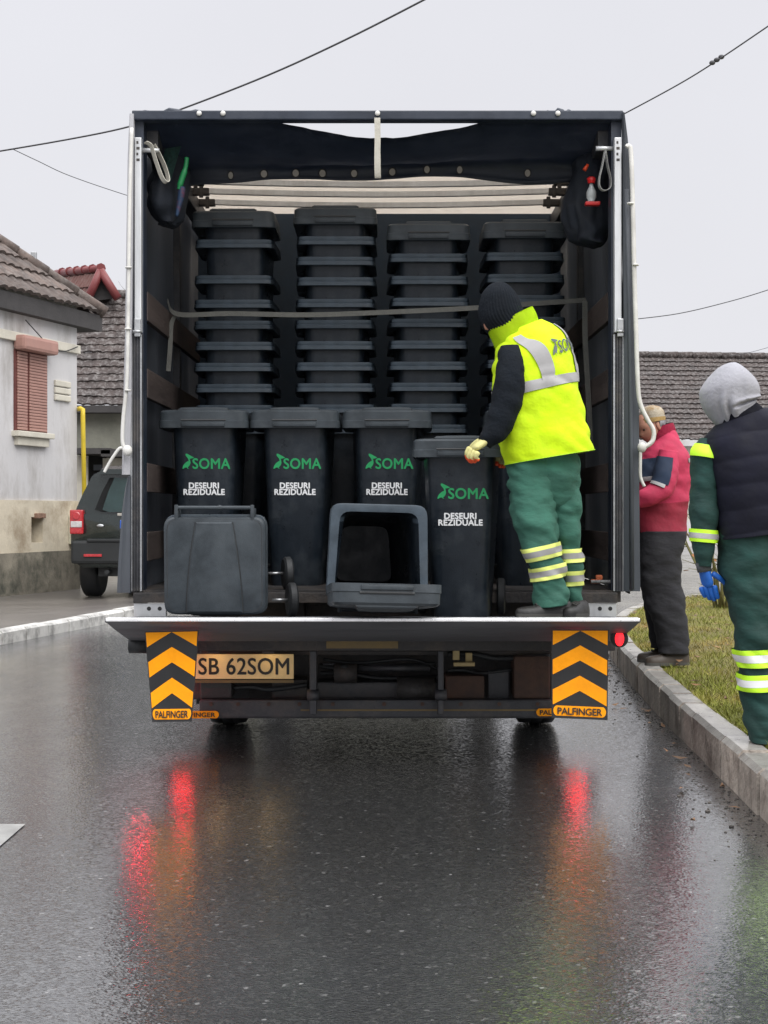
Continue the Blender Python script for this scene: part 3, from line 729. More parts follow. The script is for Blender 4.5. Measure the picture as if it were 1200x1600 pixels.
for px, rx in ((343, .013), (399, .017), (452, .017), (497, .017), (550, .016), (614, .017), (672, .015), (727, .015), (841, .015)):
    u = (px - 212) / 757; c = flap(u, .82); bm = bmesh.new()
    dv = (flap(u, .92) - flap(u, .76)).normalized(); du = Vector((1, 0, 0)); nn = du.cross(dv).normalized()
    if nn.y > 0: nn = -nn
    vr = []
    for rr_, of in ((1.35, .006), (1.2, .011), (1.0, .007), (.01, .0065)):
        vr.append([bm.verts.new(c + nn * of + du * rx * rr_ * math.cos(t * math.pi / 8) + dv * .019 * rr_ * math.sin(t * math.pi / 8)) for t in range(16)])
    for q, (a, b) in enumerate(zip(vr, vr[1:])):
        for k in range(16):
            f = bm.faces.new((a[k], a[(k + 1) % 16], b[(k + 1) % 16], b[k])); f.material_index = 1 if q == 2 else 0
    bmesh.ops.recalc_face_normals(bm, faces=bm.faces)
    o = obj('eyelet', bm, [M['black_metal'], M['roof_sheet']], truck); o.matrix_parent_inverse = Matrix.Translation((-TX, -D1, 0))
# rear posts
for a_, b_, s in ((212.5, 223, -1), (958, 969, 1)):
    bm = bmesh.new(); box(bm, (tx(a_), 7.455, tz(521)), (tx(b_), 7.51, tz(218)), .004)
    for k in range(4): box(bm, (tx(a_ + 3), 7.4535, tz(228 + k * 9)), (tx(a_ + 6 + k % 2 * 2), 7.456, tz(224 + k * 9)), 0, 1)
    p_ = tpart('rear_post', bm, [M['alu'], M['black_metal']])
    lo, hi = (205, 225) if s < 0 else (955.5, 975)
    bm = bmesh.new(); box(bm, (tx(lo + 1), 7.47, tz(924)), (tx(hi - 1), 7.56, tz(522)), .004)
    for q in (.05, .35, .6, .92): xx = tx(lo + 1.5 + (hi - lo - 3) * q); box(bm, (xx - .004, 7.462, tz(923)), (xx + .004, 7.471, tz(524)), 0, 1 if q in (.05, .92) else 0)
    tpart('rear_post_channel', bm, [M['dark_metal'], M['steel']])
    bm = bmesh.new(); cx = tx(217 if s < 0 else 966); box(bm, (cx - .014, 7.44, tz(528)), (cx + .018, 7.458, tz(500)), .004); lathe(bm, [(-.02, .008), (.02, .008)], 'X', 10, Matrix.Translation((cx, 7.44, tz(520)))); tpart('latch', bm, M['steel'])
    bm = bmesh.new(); box(bm, (tx(208 if s < 0 else 955), 7.5, tz(924)), (tx(224.5 if s < 0 else 971), 7.6, tz(178)), 0); tpart('corner_post', bm, M['tarp_dark'])
    bm = bmesh.new(); pz = tz(232 if s > 0 else 235); lathe(bm, [(0, .013), (.085, .011)], 'X', 12, Matrix.Translation((tx(957) - .085 if s > 0 else tx(223), 7.5, pz))); tpart('peg', bm, M['alu'])
# hems of the side curtains seen from behind
def hem(pairs, m, y=7.44, th=.05, name='curtain_hem'):
    bm = bmesh.new(); rings = []
    for (l, r_, py) in pairs:
        a, b, z = tx(l), tx(r_), tz(py)
        rings.append([(a, y + .012, z), ((a * .7 + b * .3), y - .004, z), ((a * .4 + b * .6), y + .006, z), (b, y + .004, z), (b, y + th, z), (a, y + th, z)])
    stack_rings(bm, rings); return tpart(name, bm, m, None, True, 35)
hem([(972, 997.5, 923), (972.5, 997, 880), (972.5, 996, 760), (973, 995.5, 640), (972.5, 993, 520), (971.5, 989, 400), (971, 984, 300), (971, 978, 220), (970, 973, 180)], M['tarp_grey'])
bm = bmesh.new(); tube(bm, [(tx(984), 7.437, tz(920)), (tx(983), 7.437, tz(700)), (tx(980.5), 7.437, tz(480)), (tx(976), 7.437, tz(300))], .012, 8); tpart('hem_fold', bm, M['tarp_grey'])
hem([(193, 206, 742), (195, 207.5, 640), (198, 208.5, 520), (200, 210, 380), (202, 211, 250), (205, 211.5, 182)], M['tarp_light'])
hem([(186.5, 207, 925), (188.5, 207, 880), (194, 207, 800), (199, 207, 765), (204, 207, 744)], M['tarp_grey'], 7.42)
# sill under the floor with drilled end plates
bm = bmesh.new(); box(bm, (tx(211), 7.44, tz(941)), (tx(962), 7.5, tz(925)), .004); tpart('rear_sill', bm, M['black_metal'])
for a_, b_ in ((211.5, 262), (912, 961)):
    bm = bmesh.new(); box(bm, (tx(a_), 7.45, tz(968)), (tx(b_), 7.478, tz(942)), .003)
    for q in (.47, .8):
        xx = tx(a_) + (tx(b_) - tx(a_)) * q; lathe(bm, [(-.002, .011), (.001, .0105)], 'Z', 14, Matrix.Translation((xx, 7.4495, tz(950))) @ Matrix.Rotation(R(90), 4, 'X'), 1)
    tpart('hole_plate', bm, [M['alu'], M['black_film']])
# tail lift platform
PX = tx(582.5, 6.55); PW = 1.193; TZ0, TZ1 = tz(967, 6.55), .668
def plat_z(y): return TZ0 + (TZ1 - TZ0) * (y - 6.55) / .93
prof = [(6.55, TZ0), (6.55, TZ0 - .014), (6.75, TZ0 - .062), (7.2, .565), (7.46, .562), (7.48, .57), (7.48, TZ1)]
bm = bmesh.new(); r0 = [bm.verts.new((PX - PW, y, z)) for y, z in prof]; r1 = [bm.verts.new((PX + PW, y, z)) for y, z in prof]
for k in range(len(prof)): bm.faces.new((r0[k], r1[k], r1[(k + 1) % len(prof)], r0[(k + 1) % len(prof)]))
bm.faces.new(r0); bm.faces.new(r1[::-1])
plat = tpart('tail_lift', bm, mat('grimy_platform_aluminium', (.11, .115, .125), .6, .1, .25, 6, .12, 60, dirt=(.04, .04, .04), dirt_amt=.5, dscale=3, stretch=(.3, 1, 1)))
bm = bmesh.new(); box(bm, (PX - PW, 6.538, TZ0 - .011), (PX + PW, 6.60, TZ0 + .004), .004); tpart('platform_lip', bm, mat('worn_aluminium_pale_sheen', (.85, .85, .86), .3, .4, .1, 20, .1, 80), plat)  # worn metal edge; its wet sheen is put into the pale colour
for s in (-1, 1):
    bm = bmesh.new(); x = PX + s * PW
    vv = [(6.56, TZ0 - .002), (6.56, TZ0 - .016), (7.47, .563), (7.47, TZ1 - .002)]
    a = [bm.verts.new((x - .002 * s, y, z)) for y, z in vv]; b = [bm.verts.new((x + .006 * s, y, z)) for y, z in vv]
    for k in range(4): bm.faces.new((a[k], b[k], b[(k + 1) % 4], a[(k + 1) % 4]))
    bm.faces.new(a); bm.faces.new(b[::-1]); tpart('platform_side', bm, M['dark_metal'], plat)
bm = bmesh.new(); box(bm, (tx(206, 7.4), 7.40, tz(1017, 7.4)), (tx(962, 7.4), 7.46, tz(992, 7.4)), .006); tpart('hinge_beam', bm, M['black_metal'])
bm = bmesh.new(); box(bm, (tx(510, 7.4), 7.396, tz(1013, 7.4)), (tx(622, 7.4), 7.401, tz(1000, 7.4))); tpart('label_plate', bm, M['label'])
# lift arms, chassis and equipment under the bed
for l, r_ in ((484, 495), (684, 693)):
    bm = bmesh.new(); box(bm, (tx(l, 7.5), 7.47, tz(1116, 7.5)), (tx(r_, 7.5), 7.54, tz(1016, 7.5)), .006)
    lathe(bm, [(-.03, .03), (.03, .03)], 'X', 16, Matrix.Translation((tx((l + r_) / 2, 7.5), 7.48, tz(1085, 7.5)))); tpart('lift_arm', bm, M['dark_metal'])
bm = bmesh.new(); box(bm, (tx(312, 7.6), 7.58, tz(1122, 7.6)), (tx(862, 7.6), 7.66, tz(1093, 7.6)), .012); ur = tpart('underrun_bar', bm, M['dark_metal'])
bm = bmesh.new(); box(bm, (tx(470, 7.6), 7.578, tz(1110, 7.6)), (tx(860, 7.6), 7.581, tz(1107.5, 7.6))); tpart('headlight_glint_strip', bm, M['label'], ur)  # headlight glint on the bar edge, put in as a yellow strip
bm = bmesh.new()
for sx in (-.42, .42): box(bm, (TX + sx - .04, 7.56, .52), (TX + sx + .04, 15, .73))
for yy in (7.8, 9.5, 11.5): box(bm, (TX - .95, yy, .56), (TX + .95, yy + .09, .73))
box(bm, (TX - .9, 7.95, .16), (TX + .9, 8.0, .58)); tpart('chassis_and_light_block', bm, M['black_metal'])  # this wide dark panel is added to block light under the truck
eq = [('tool_box', 'rust', (696, 757, 1056, 1092), 7.63), ('battery_box', 'rust', (803, 860, 1026, 1092), 7.62), ('side_panel', 'black_metal', (312, 362, 1046, 1092), 7.62), ('pump_box', 'black_metal', (425, 480, 1062, 1092), 7.7),
      ('cross_beam', 'dark_metal', (494, 684, 1066, 1092), 7.75), ('cross_beam', 'black_metal', (312, 862, 1015, 1024), 7.7)]
for nm, mm, (l, r_, t_, b_), d in eq:
    bm = bmesh.new(); box(bm, (tx(l, d), d, tz(b_, d)), (tx(r_, d), d + .2, tz(t_, d)), .012); tpart(nm, bm, M[mm])
bm = bmesh.new(); tube(bm, smoothpts([P(500, 1040, 7.8), P(540, 1046, 7.75), P(600, 1042, 7.75), P(680, 1037, 7.8)]), .012, 8); tube(bm, smoothpts([P(505, 1030, 7.8), P(560, 1036, 7.78), P(640, 1030, 7.78), P(682, 1045, 7.8)]), .009, 8)
tube(bm, smoothpts([P(525, 1060, 7.7), P(538, 1043, 7.7), P(552, 1060, 7.7)]), .02, 8); tpart('hydraulic_hose', bm, M['rubber'])
bm = bmesh.new(); tube(bm, [P(560, 1044, 7.74), P(672, 1044, 7.74)], .018, 12); tube(bm, [P(505, 1038, 7.72), P(525, 1038, 7.72)], .006, 8); tpart('hydraulic_cylinder', bm, M['dark_metal'])
bm = bmesh.new(); lathe(bm, [(-.1, .07), (.1, .07)], 'X', 20, Matrix.Translation(P(650, 1078, 7.72))); tpart('motor', bm, M['black_metal'])
bm = bmesh.new(); lathe(bm, [(-.06, .05), (.06, .05)], 'X', 20, Matrix.Translation(P(540, 1052, 7.72))); tpart('motor', bm, M['black_metal'])
bm = bmesh.new(); box(bm, P(707, 1031, 7.6), P(718, 1016, 7.58), .003); box(bm, P(708, 1040, 7.6), P(742, 1035, 7.56), .003); box(bm, P(727, 1034, 7.62), P(738, 1020, 7.6), .003); tpart('bracket', bm, mat('pale_brass_bracket', (.34, .26, .12), .5, .3))
for (x0, y0, x1, y1, dd, r_) in ((500, 1052, 690, 1058, 7.82, .012), (700, 1048, 800, 1046, 7.7, .010), (365, 1075, 480, 1070, 7.66, .012), (700, 1022, 860, 1026, 7.68, .014)):
    bm = bmesh.new(); a_, b_ = P(x0, y0, dd), P(x1, y1, dd); m_ = (a_ + b_) / 2 + Vector((0, .01, -.018)); tube(bm, smoothpts([a_, a_.lerp(m_, .5) + Vector((0, 0, .01)), m_, b_]), r_, 8); tpart('air_pipe', bm, M['rubber'])
for px in (330, 372, 420, 468, 520, 600, 660, 720, 780, 840):
    bm = bmesh.new(); lathe(bm, [(0, .011), (.008, .011)], 'Z', 6, Matrix.Translation((tx(px, 7.58), 7.5795, tz(1100, 7.58))) @ Matrix.Rotation(R(90), 4, 'X')); tpart('bolt', bm, M['rust'], None)
bm = bmesh.new(); box(bm, P(762, 1092, 7.72), P(796, 1048, 7.70), .006); tpart('valve_block', bm, M['dark_metal'])
# number plate with its lamps
npd = 7.56
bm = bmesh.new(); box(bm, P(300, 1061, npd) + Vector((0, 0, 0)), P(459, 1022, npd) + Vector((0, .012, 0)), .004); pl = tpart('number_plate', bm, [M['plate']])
bm = bmesh.new(); g = text_geo('SB 62SOM', .118, .0016, .80, 1.04)
w0 = min(v.x for v in g[0]); w1 = max(v.x for v in g[0]); x0, x1 = tx(310, npd), tx(452, npd); zc = tz(1053.5, npd)
add_geo(bm, g, lambda v: Vector((x0 + (v.x - w0) / (w1 - w0) * (x1 - x0), npd - .0025 - v.z, zc + v.y * 1.02)))
tpart('plate_lettering', bm, M['black_ink'], pl)
bm = bmesh.new(); box(bm, P(300, 1067, npd), P(459, 1062, npd + .01)); tpart('plate_holder', bm, M['label'], pl)
for px in (335, 420):
    bm = bmesh.new(); box(bm, (tx(px, 7.5) - .03, 7.46, tz(1020, 7.5)), (tx(px, 7.5) + .03, 7.476, tz(1016, 7.5)), .003); lo_ = tpart('plate_lamp', bm, M['black_metal'])
    bm = bmesh.new(); box(bm, (tx(px, 7.5) - .024, 7.48, tz(1019.4, 7.5)), (tx(px, 7.5) + .024, 7.505, tz(1018.4, 7.5))); tpart('lens', bm, M['lamp_warm'], lo_)
# tail lamps (their reflections show on the road)
for px in (286, 902):
    bm = bmesh.new(); box(bm, (tx(px, 7.66) - .11, 7.655, .22), (tx(px, 7.66) + .11, 7.70, .33), .008); lo_ = tpart('tail_lamp', bm, M['black_metal'])
    bm = bmesh.new(); box(bm, (tx(px, 7.66) - .05, 7.64, .255), (tx(px, 7.66) + .045, 7.656, .315), .006); tpart('lens', bm, M['lamp_red'], lo_)
# platform end lamps
for px, s in ((968, 1), (236, -1)):
    bm = bmesh.new(); c = P(px, 998, 6.9) if s > 0 else P(218, 1008, 7.2)
    if s > 0:
        lathe(bm, [(-.0, .042), (.05, .036)], 'X', 20, Matrix.Translation(c) @ Matrix.Rotation(R(90), 4, 'Z')); lo_ = tpart('platform_lamp', bm, M['rubber'])
        bm = bmesh.new(); ellipsoid(bm, c, (.022, .012, .035), 14); tpart('lens', bm, M['lamp_red_dim'], lo_)
    else:
        lathe(bm, [(-.05, .04), (.04, .04)], 'X', 20, Matrix.Translation(c)); lo_ = tpart('platform_lamp', bm, M['rubber'])
        bm = bmesh.new(); box(bm, c + Vector((-.045, .006, -.0402)), c + Vector((.035, .034, -.03)), 0); tpart('lens', bm, M['lamp_red_low'], lo_)
# warning flags: orange chevrons on black
def flag(tl, tr, bl_, br_, d, label):
    bm = bmesh.new(); q = [P(*tl, d), P(*tr, d), P(*bl_, d), P(*br_, d)]
    def S(u, v, off=0.0):
        top = q[0].lerp(q[1], u); bot = q[2].lerp(q[3], u); p = top.lerp(bot, v); p.y += .015 * math.sin(v * 2.2) - off; return p
    nu, nv = 8, 12
    for off in (0, -.004):
        g = [[bm.verts.new(S(i / nu, k / nv, off)) for k in range(nv + 1)] for i in range(nu + 1)]
        for i in range(nu):
            for k in range(nv): bm.faces.new((g[i][k], g[i + 1][k], g[i + 1][k + 1], g[i][k + 1]))
    def chev(v0, h, dv, clip0=0):
        for (ua, ub) in ((.02, .5), (.5, .98)):
            n_ = 6
            for k in range(n_):
                u0 = ua + (ub - ua) * k / n_; u1 = ua + (ub - ua) * (k + 1) / n_
                a0 = v0 + dv * abs(u0 - .5) * 2; a1 = v0 + dv * abs(u1 - .5) * 2
                t0, t1 = max(clip0, a0), max(clip0, a1); b0, b1 = max(clip0, a0 + h), max(clip0, a1 + h)
                if b0 <= t0 + 1e-4 and b1 <= t1 + 1e-4: continue
                bm.faces.new([bm.verts.new(S(*x, .0025)) for x in ((u0, t0), (u1, t1), (u1, b1), (u0, b0))]).material_index = 1
    chev(-.16, .17, .17, .01); chev(.175, .17, .17); chev(.515, .17, .17)
    pts = []
    for k in range(24):
        t = 2 * math.pi * k / 24; cx, sx = math.cos(t), math.sin(t)
        pts.append((.5 + .40 * (1 if cx > 0 else -1) * 1.0 + .07 * cx, .915 + .058 * sx))
    bm.faces.new([bm.verts.new(S(*p, .0025)) for p in pts]).material_index = 1
    g = text_geo('PALFINGER', 1, .022, 1, .95); w0 = min(v.x for v in g[0]); w1 = max(v.x for v in g[0]); hh = .7
    add_geo(bm, g, lambda v: S(.1 + .8 * (v.x - w0) / (w1 - w0), .915 + .038 - v.y / hh * .076, .007 + v.z), 2)
    o = tpart('warning_flag', bm, [M['black_film'], M['orange'], M['black_ink']]); o['label'] = label
flag((226, 987), (310.5, 985), (237, 1129), (299, 1128), 6.66, 'left rubber flag, slightly curled, with orange chevrons')
flag((862, 984), (951.5, 984), (862.5, 1122), (950, 1126), 6.66, 'right flat rubber flag with orange chevrons')
def pill(l, r_, t_, b_, d):
    bm = bmesh.new(); a = tx(l, d); b = tx(r_, d); z0 = tz(b_, d); z1 = tz(t_, d); h = (z1 - z0) / 2
    pts = []
    for k in range(20):
        t = 2 * math.pi * k / 20; cx = math.cos(t); pts.append(Vector(((b - h if cx > 0 else a + h) + h * cx, d, (z0 + z1) / 2 + h * math.sin(t))))
    top = [bm.verts.new(p) for p in pts]; bot = [bm.verts.new(p + Vector((0, .006, 0))) for p in pts]
    bm.faces.new(top); bm.faces.new(bot[::-1])
    for k in range(20): bm.faces.new((top[k], bot[k], bot[(k + 1) % 20], top[(k + 1) % 20]))
    g = text_geo('PALFINGER', 1, .022); w0 = min(v.x for v in g[0]); w1 = max(v.x for v in g[0])
    add_geo(bm, g, lambda v: Vector((a + (b - a) * (.08 + .84 * (v.x - w0) / (w1 - w0)), d - .002 - v.z, (z0 + z1) / 2 + (v.y / .7 - .5) * h * 1.2)), 1)
    tpart('pill_plate', bm, [M['orange'], M['black_ink']])  # small orange pill with lettering, low behind each flag
pill(272, 342, 1111, 1122.5, 7.56); pill(838, 906, 1107, 1119, 7.56)
# wheels
def wheel(x, y, r_, wd, s):
    e_ = empty('wheel', (x, y, r_)); e_.parent = truck; e_.matrix_parent_inverse = Matrix.Translation((-TX, -D1, 0))
    bm = bmesh.new(); h = wd / 2
    lathe(bm, [(-h, r_ * .62), (-h, r_ * .9), (-h * .8, r_ * .985), (-h * .3, r_), (-h * .28, r_ * .975), (-h * .22, r_), (h * .22, r_), (h * .28, r_ * .975), (h * .3, r_), (h * .8, r_ * .985), (h, r_ * .9), (h, r_ * .62)], 'X', 40)
    o = obj('tyre', bm, M['rubber'], e_)
    bm = bmesh.new(); lathe(bm, [(-h * .7, r_ * .6), (-h * .9, r_ * .61), (h * .9, r_ * .61), (h * .5, r_ * .55), (h * .3, r_ * .3), (h * .6, r_ * .2)], 'X', 28, Matrix.Scale(s, 4, (1, 0, 0))); obj('rim', bm, M['steel'], e_)
for x, s in ((tx(352, 8.1), -1), (tx(842, 8.1), 1)): wheel(x, 8.35, .39, .23, s)
for x, s in ((TX - .98, -1), (TX + .98, 1)): wheel(x, 13.9, .39, .24, s)
bm = bmesh.new(); tube(bm, [(TX - .9, 8.35, .39), (TX + .9, 8.35, .39)], .06, 12); ellipsoid(bm, (TX, 8.35, .39), (.17, .15, .16), 16); tpart('rear_axle', bm, M['black_metal'])
for x in (tx(352, 8.0), tx(842, 8.0)):
    bm = bmesh.new(); box(bm, (x - .14, 7.86, .17), (x + .14, 7.87, .62)); tpart('mud_flap', bm, M['rubber'])
# cab ahead of the box
bm = bmesh.new(); pr = [(12.9, .5), (12.9, 2.7), (14.2, 2.75), (14.75, 1.7), (14.85, .5)]
a = [bm.verts.new((TX - 1.05, y, z)) for y, z in pr]; b = [bm.verts.new((TX + 1.05, y, z)) for y, z in pr]
for k in range(5): bm.faces.new((a[k], b[k], b[(k + 1) % 5], a[(k + 1) % 5]))
bm.faces.new(a); bm.faces.new(b[::-1]); bmesh.ops.bevel(bm, geom=bm.edges[:], offset=.06, segments=3, affect='EDGES'); tpart('cab', bm, mat('white_cab_paint', (.7, .7, .7), .3))

# ------------------------------------------------------------ straps, ropes and small things on the truck
def strap(name, pts, wd, side, m, label, cat, th=.003):
    bm = bmesh.new(); ribbon(bm, smoothpts(pts, 6), wd, th, side); bmesh.ops.recalc_face_normals(bm, faces=bm.faces)
    return tag(obj(name, bm, m, None, True, 40), label, cat)
strap('hanging_strap', [P(589.5, 184, 7.445), P(590, 215, 7.44), P(589.5, 250, 7.44), P(590, 274, 7.445), P(590.5, 275, 7.455), P(590, 240, 7.46)], .030, (1, 0, 0), M['web'], 'off-white webbing strap hanging from the middle of the rear header', 'strap')
strap('looped_strap', [P(227, 222, 7.46), P(236, 228, 7.46), P(243, 250, 7.47), P(252, 275, 7.47), P(259, 285, 7.47), P(263, 281, 7.5), P(258, 262, 7.52), P(248, 240, 7.52), P(240, 226, 7.5)], .036, (.55, -.8, .1), M['web'], 'wide off-white webbing loop hung at the upper left rear post', 'strap')
strap('looped_strap', [P(945, 236, 7.47), P(941, 258, 7.47), P(936, 280, 7.47), P(937, 293, 7.47), P(944, 298, 7.48), P(953, 293, 7.49), P(954, 280, 7.5), P(949, 258, 7.5), P(946, 236, 7.5)], .022, (.25, -.95, .05), mat('grey_webbing', (.25, .25, .24), .8, bump=.4, bscale=150), 'narrow grey teardrop loop hung at the upper right rear post', 'strap')
strap('load_strap', [P(262, 470, 8.38), P(278, 491, 8.36), P(360, 490, 8.35), P(480, 492, 8.35), P(600, 488, 8.35), P(745, 481, 8.36), P(840, 474, 8.38), P(916, 469, 8.4)], .028, (0, .1, 1), M['web_tan'], 'tan load strap stretched level across the nested bin stacks', 'strap')
strap('tie_strap', [P(277, 490, 8.37), P(268, 505, 8.38), P(266, 540, 8.38), P(263, 580, 8.38)], .026, (1, .2, 0), M['web_tan'], 'loose tan strap end hanging at the left of the stacks', 'strap')
strap('tie_strap', [P(914, 470, 8.2), P(914, 520, 8.2), P(917, 580, 8.2), P(921, 650, 8.2), P(922, 690, 8.2)], .030, (1, .2, 0), M['web_tan'], 'tan strap hanging down the right wall behind the man in yellow', 'strap')
def rope(pts, r, label, d=7.41, knots=()):
    bm = bmesh.new(); tube(bm, smoothpts([P(p[0], p[1], d) for p in pts], 6), r, 8)
    for (x, y, s) in knots: ellipsoid(bm, P(x, y, d), (s, s * .9, s * 1.1), 10)
    tag(obj('rope', bm, M['white_rope']), label, 'rope')
rope([(206, 200), (203, 300), (201.5, 400), (200, 520), (198, 600), (193, 650), (191.5, 690), (197, 703)], .010, 'white rope down the left edge of the open box', 7.4, [(199, 704, .026)])
rope([(199, 703), (188, 700), (178, 712), (170, 725), (163, 738)], .008, 'loose white rope tail swinging out beside the parked car', 7.4)
rope([(979, 230), (982, 228), (986, 240), (989, 330), (991, 420), (994, 520), (997, 606), (1002, 635), (1012, 656), (1021, 672), (1020, 688), (1010, 697), (1001, 699)], .0115, 'white rope looping out from the right curtain edge', 7.4, [(1003, 699, .024)])
rope([(1001, 700), (1000.5, 740), (1003, 752), (1007, 760)], .008, 'short white rope end below the knot on the right curtain', 7.4)
for i, (px, py, sd) in enumerate(((200, 514, 'left'), (200, 610, 'left'), (201, 418, 'left'), (985, 318, 'right'), (993, 414, 'right'))):
    bm = bmesh.new(); c = P(px, py, 7.395)
    vr = lathe(bm, [(-.004, .017), (.004, .017)], 'Z', 14, Matrix.Translation(c)); o = tpart('rope_guide', bm, M['white_rope'])
# dark coats and bags hung in the corners
M['bag'] = mat('dark_navy_cloth', (.010, .014, .022), .8, 0, .3, 8, .4, 30)
def lump(name, rings_px, depth, d, m, label, cat, seed, amp=.05):
    def RGl(l, r_, py, k): a, b = P(l, py, d), P(r_, py, d); return ((a + b) / 2 + Vector((0, .02 * math.sin(k * 2), 0)), (b - a) / 2, Vector((0, depth, 0)))
    class_rings = [RGl(l, r_, py, k) for k, (l, r_, py) in enumerate(rings_px)]
    lo = Loft(class_rings, 1.0); bm = bmesh.new()
    def wr(p, t, a): return amp * noise.noise(Vector((p.x * 9 + seed, p.y * 9, p.z * 4))) + amp * .5 * noise.noise(Vector((p.x * 24, p.y * 24 + seed, p.z * 8)))
    lo.build(bm, n=44, seg=40, wr=wr); bmesh.ops.recalc_face_normals(bm, faces=bm.faces)
    return tag(obj(name, bm, m, None, True), label, cat)
LUMPS = True
def hang_cloth():
    lump('hanging_bag', [(262, 268, 352), (240, 284, 345), (228, 292, 326), (230, 290, 300), (234, 288, 270), (242, 284, 248), (250, 276, 232), (260, 268, 222)], .10, 7.86, M['bag'], 'dark cloth bag hung in the upper left corner of the box', 'bag', 3)
    lump('hanging_jacket', [(925, 938, 384), (895, 948, 376), (882, 952, 355), (880, 950, 325), (890, 953, 295), (898, 954, 270), (900, 950, 252), (920, 938, 240)], .10, 7.9, M['bag'], 'dark jacket bundled in the upper right corner of the box', 'jacket', 8)
bm = bmesh.new(); quad(bm, [P(258, 232, 7.7), P(283, 228, 7.68), P(266, 285, 7.7), P(252, 262, 7.72)]); bmesh.ops.solidify(bm, geom=bm.faces[:], thickness=.006)
tag(obj('mesh_pouch', bm, mat('dark_green_mesh', (.02, .06, .05), .8, 0, .5, 60, .5, 90)), 'small dark green mesh pouch beside the left strap loop', 'pouch')
bm = bmesh.new(); tube(bm, smoothpts([P(292, 246, 7.68), P(290, 262, 7.68), P(284, 280, 7.68), P(279, 296, 7.68)]), [.012] * 8 + [.016] * 8 + [.010] * 3, 8)
gb = tag(obj('umbrella', bm, mat('bright_green_plastic', (.01, .20, .06), .4)), 'folded umbrella with bright green top hung at upper left', 'umbrella')
bm = bmesh.new(); tube(bm, smoothpts([P(284, 292, 7.69), P(283, 305, 7.69), P(280, 320, 7.69), P(276, 338, 7.69)]), [.018, .019, .020, .020, .02, .019, .019, .018, .018, .017, .016, .015, .014, .013, .012, .011, .01, .009, .006], 8); obj('folded_cloth', bm, mat('blue_red_cloth', (.015, .04, .09), .7, 0, .3, 9, dirt=(.2, .02, .03), dirt_amt=.9, dscale=14), gb)
sb = tag(empty('spray_bottle', P(924, 300, 7.7)), 'small clear bottle with red cap and base hung at upper right', 'bottle')
o0 = sb.location.copy()
bm = bmesh.new(); lathe(bm, [(-.05, .016), (-.03, .026), (.0, .026), (.03, .012), (.045, .009)], 'Z', 16); obj('bottle_body', bm, mat('clear_grey_plastic', (.4, .42, .42), .2), sb, True)
bm = bmesh.new(); lathe(bm, [(.045, .018), (.07, .024), (.078, .016)], 'Z', 16); obj('cap', bm, mat('red_plastic', (.6, .02, .02), .35), sb, True)
bm = bmesh.new(); box(bm, (-.033, -.02, -.072), (.045, .02, -.052), .006); obj('base', bm, bpy.data.materials['red_plastic'], sb)
bm = bmesh.new(); tube(bm, [P(913, 266, 7.7), P(918.5, 257, 7.7)], [.011, .008], 10); tag(obj('marker', bm, mat('orange_red_plastic', (.7, .07, .02), .4)), 'short orange-red marker clipped in the upper right corner', 'marker')
rc = tag(empty('ratchet_buckle', P(932, 912, 7.52)), 'orange ratchet buckle lying at the right end of the truck bed', 'buckle')
bm = bmesh.new(); box(bm, (-.03, -.02, 0), (.02, .02, .022), .006); box(bm, (-.005, -.018, .018), (.03, .018, .045), .008); obj('orange_strap', bm, mat('faded_orange_webbing', (.30, .07, .02), .8, bump=.4), rc)
bm = bmesh.new()
for k in range(4): lathe(bm, [(-.012, .009), (.012, .009)], 'X', 10, Matrix.Translation((-.02 + k * .025, -.03, .012)))
obj('steel_pins', bm, M['steel'], rc)

# ------------------------------------------------------------ wheelie bins
PEL = [[(.30, 1.0), (.40, .995), (.66, .88), (.98, .74), (.80, .68), (.62, .66), (.52, .71), (.43, .85), (.33, .90)],
       [(.29, .99), (.27, .90), (.33, .82), (.41, .74), (.48, .66), (.52, .57), (.53, .46), (.66, .44), (.65, .58), (.60, .68), (.52, .77), (.43, .86), (.37, .92)],
       [(0, 0), (.08, .20), (.22, .36), (.40, .47), (.56, .53), (.66, .48), (.68, .38), (.62, .24), (.52, .13), (.40, .075), (.20, .07), (.14, 0)],
       [(.34, .09), (.44, .0), (.54, .015), (.46, .06), (.49, .14)]]
def logo(bm, fn, mi=0, s=1.0):
    """pelican emblem and word, unit: total width ~ 2.9, origin at left base"""
    for q, poly in enumerate(PEL):
        vs_ = [bm.verts.new(fn(Vector((x * .82 * s, y * s, q * .0003)))) for x, y in poly]
        f = bm.faces.new(vs_); f.material_index = mi; bmesh.ops.triangulate(bm, faces=[f])
    g = text_geo('SOMA', .98, .024, .92, 1.05); w0 = min(v.x for v in g[0])
    add_geo(bm, g, lambda v: fn(Vector(((v.x - w0 + .68) * s, v.y * s, v.z))), mi)
YS = .82
TAPER = [(.0, .128, .155, -.185 * YS, .185 * YS), (.03, .134, .162, -.192 * YS, .195 * YS), (.5, .152, .188, -.225 * YS, .22 * YS), (.86, .166, .205, -.252 * YS, .243 * YS)]
BH = .90
def bin_body():
    bm = bmesh.new(); rings = []
    for z, wf, wb, yf, yb in TAPER: rings.append([(p.x, p.y, z) for p in rrect(wf, wb, yf, yb, .055)])
    for z, gx in ((.850, .026), (.853, .031), (.873, .030), (.876, .026), (.880, .028), (.898, .027), (.90, .020)): rings.append([(p.x, p.y, z) for p in rrect(.199 + gx, .212 + gx, (-.252 - gx) * YS - .004, (.243 + gx) * YS, .055)])
    for z, wf, wb, yf, yb in [(.895, .190, .210, -.248 * YS, .24 * YS), (.86, .166, .205, -.252 * YS, .243 * YS)] + TAPER[::-1][1:]:
        t = .006; rings.append([(p.x, p.y, max(z, .012)) for p in rrect(wf - t, wb - t, yf + t, yb - t, .05)])
    stack_rings(bm, rings)
    # ribs of the rim
    return bm
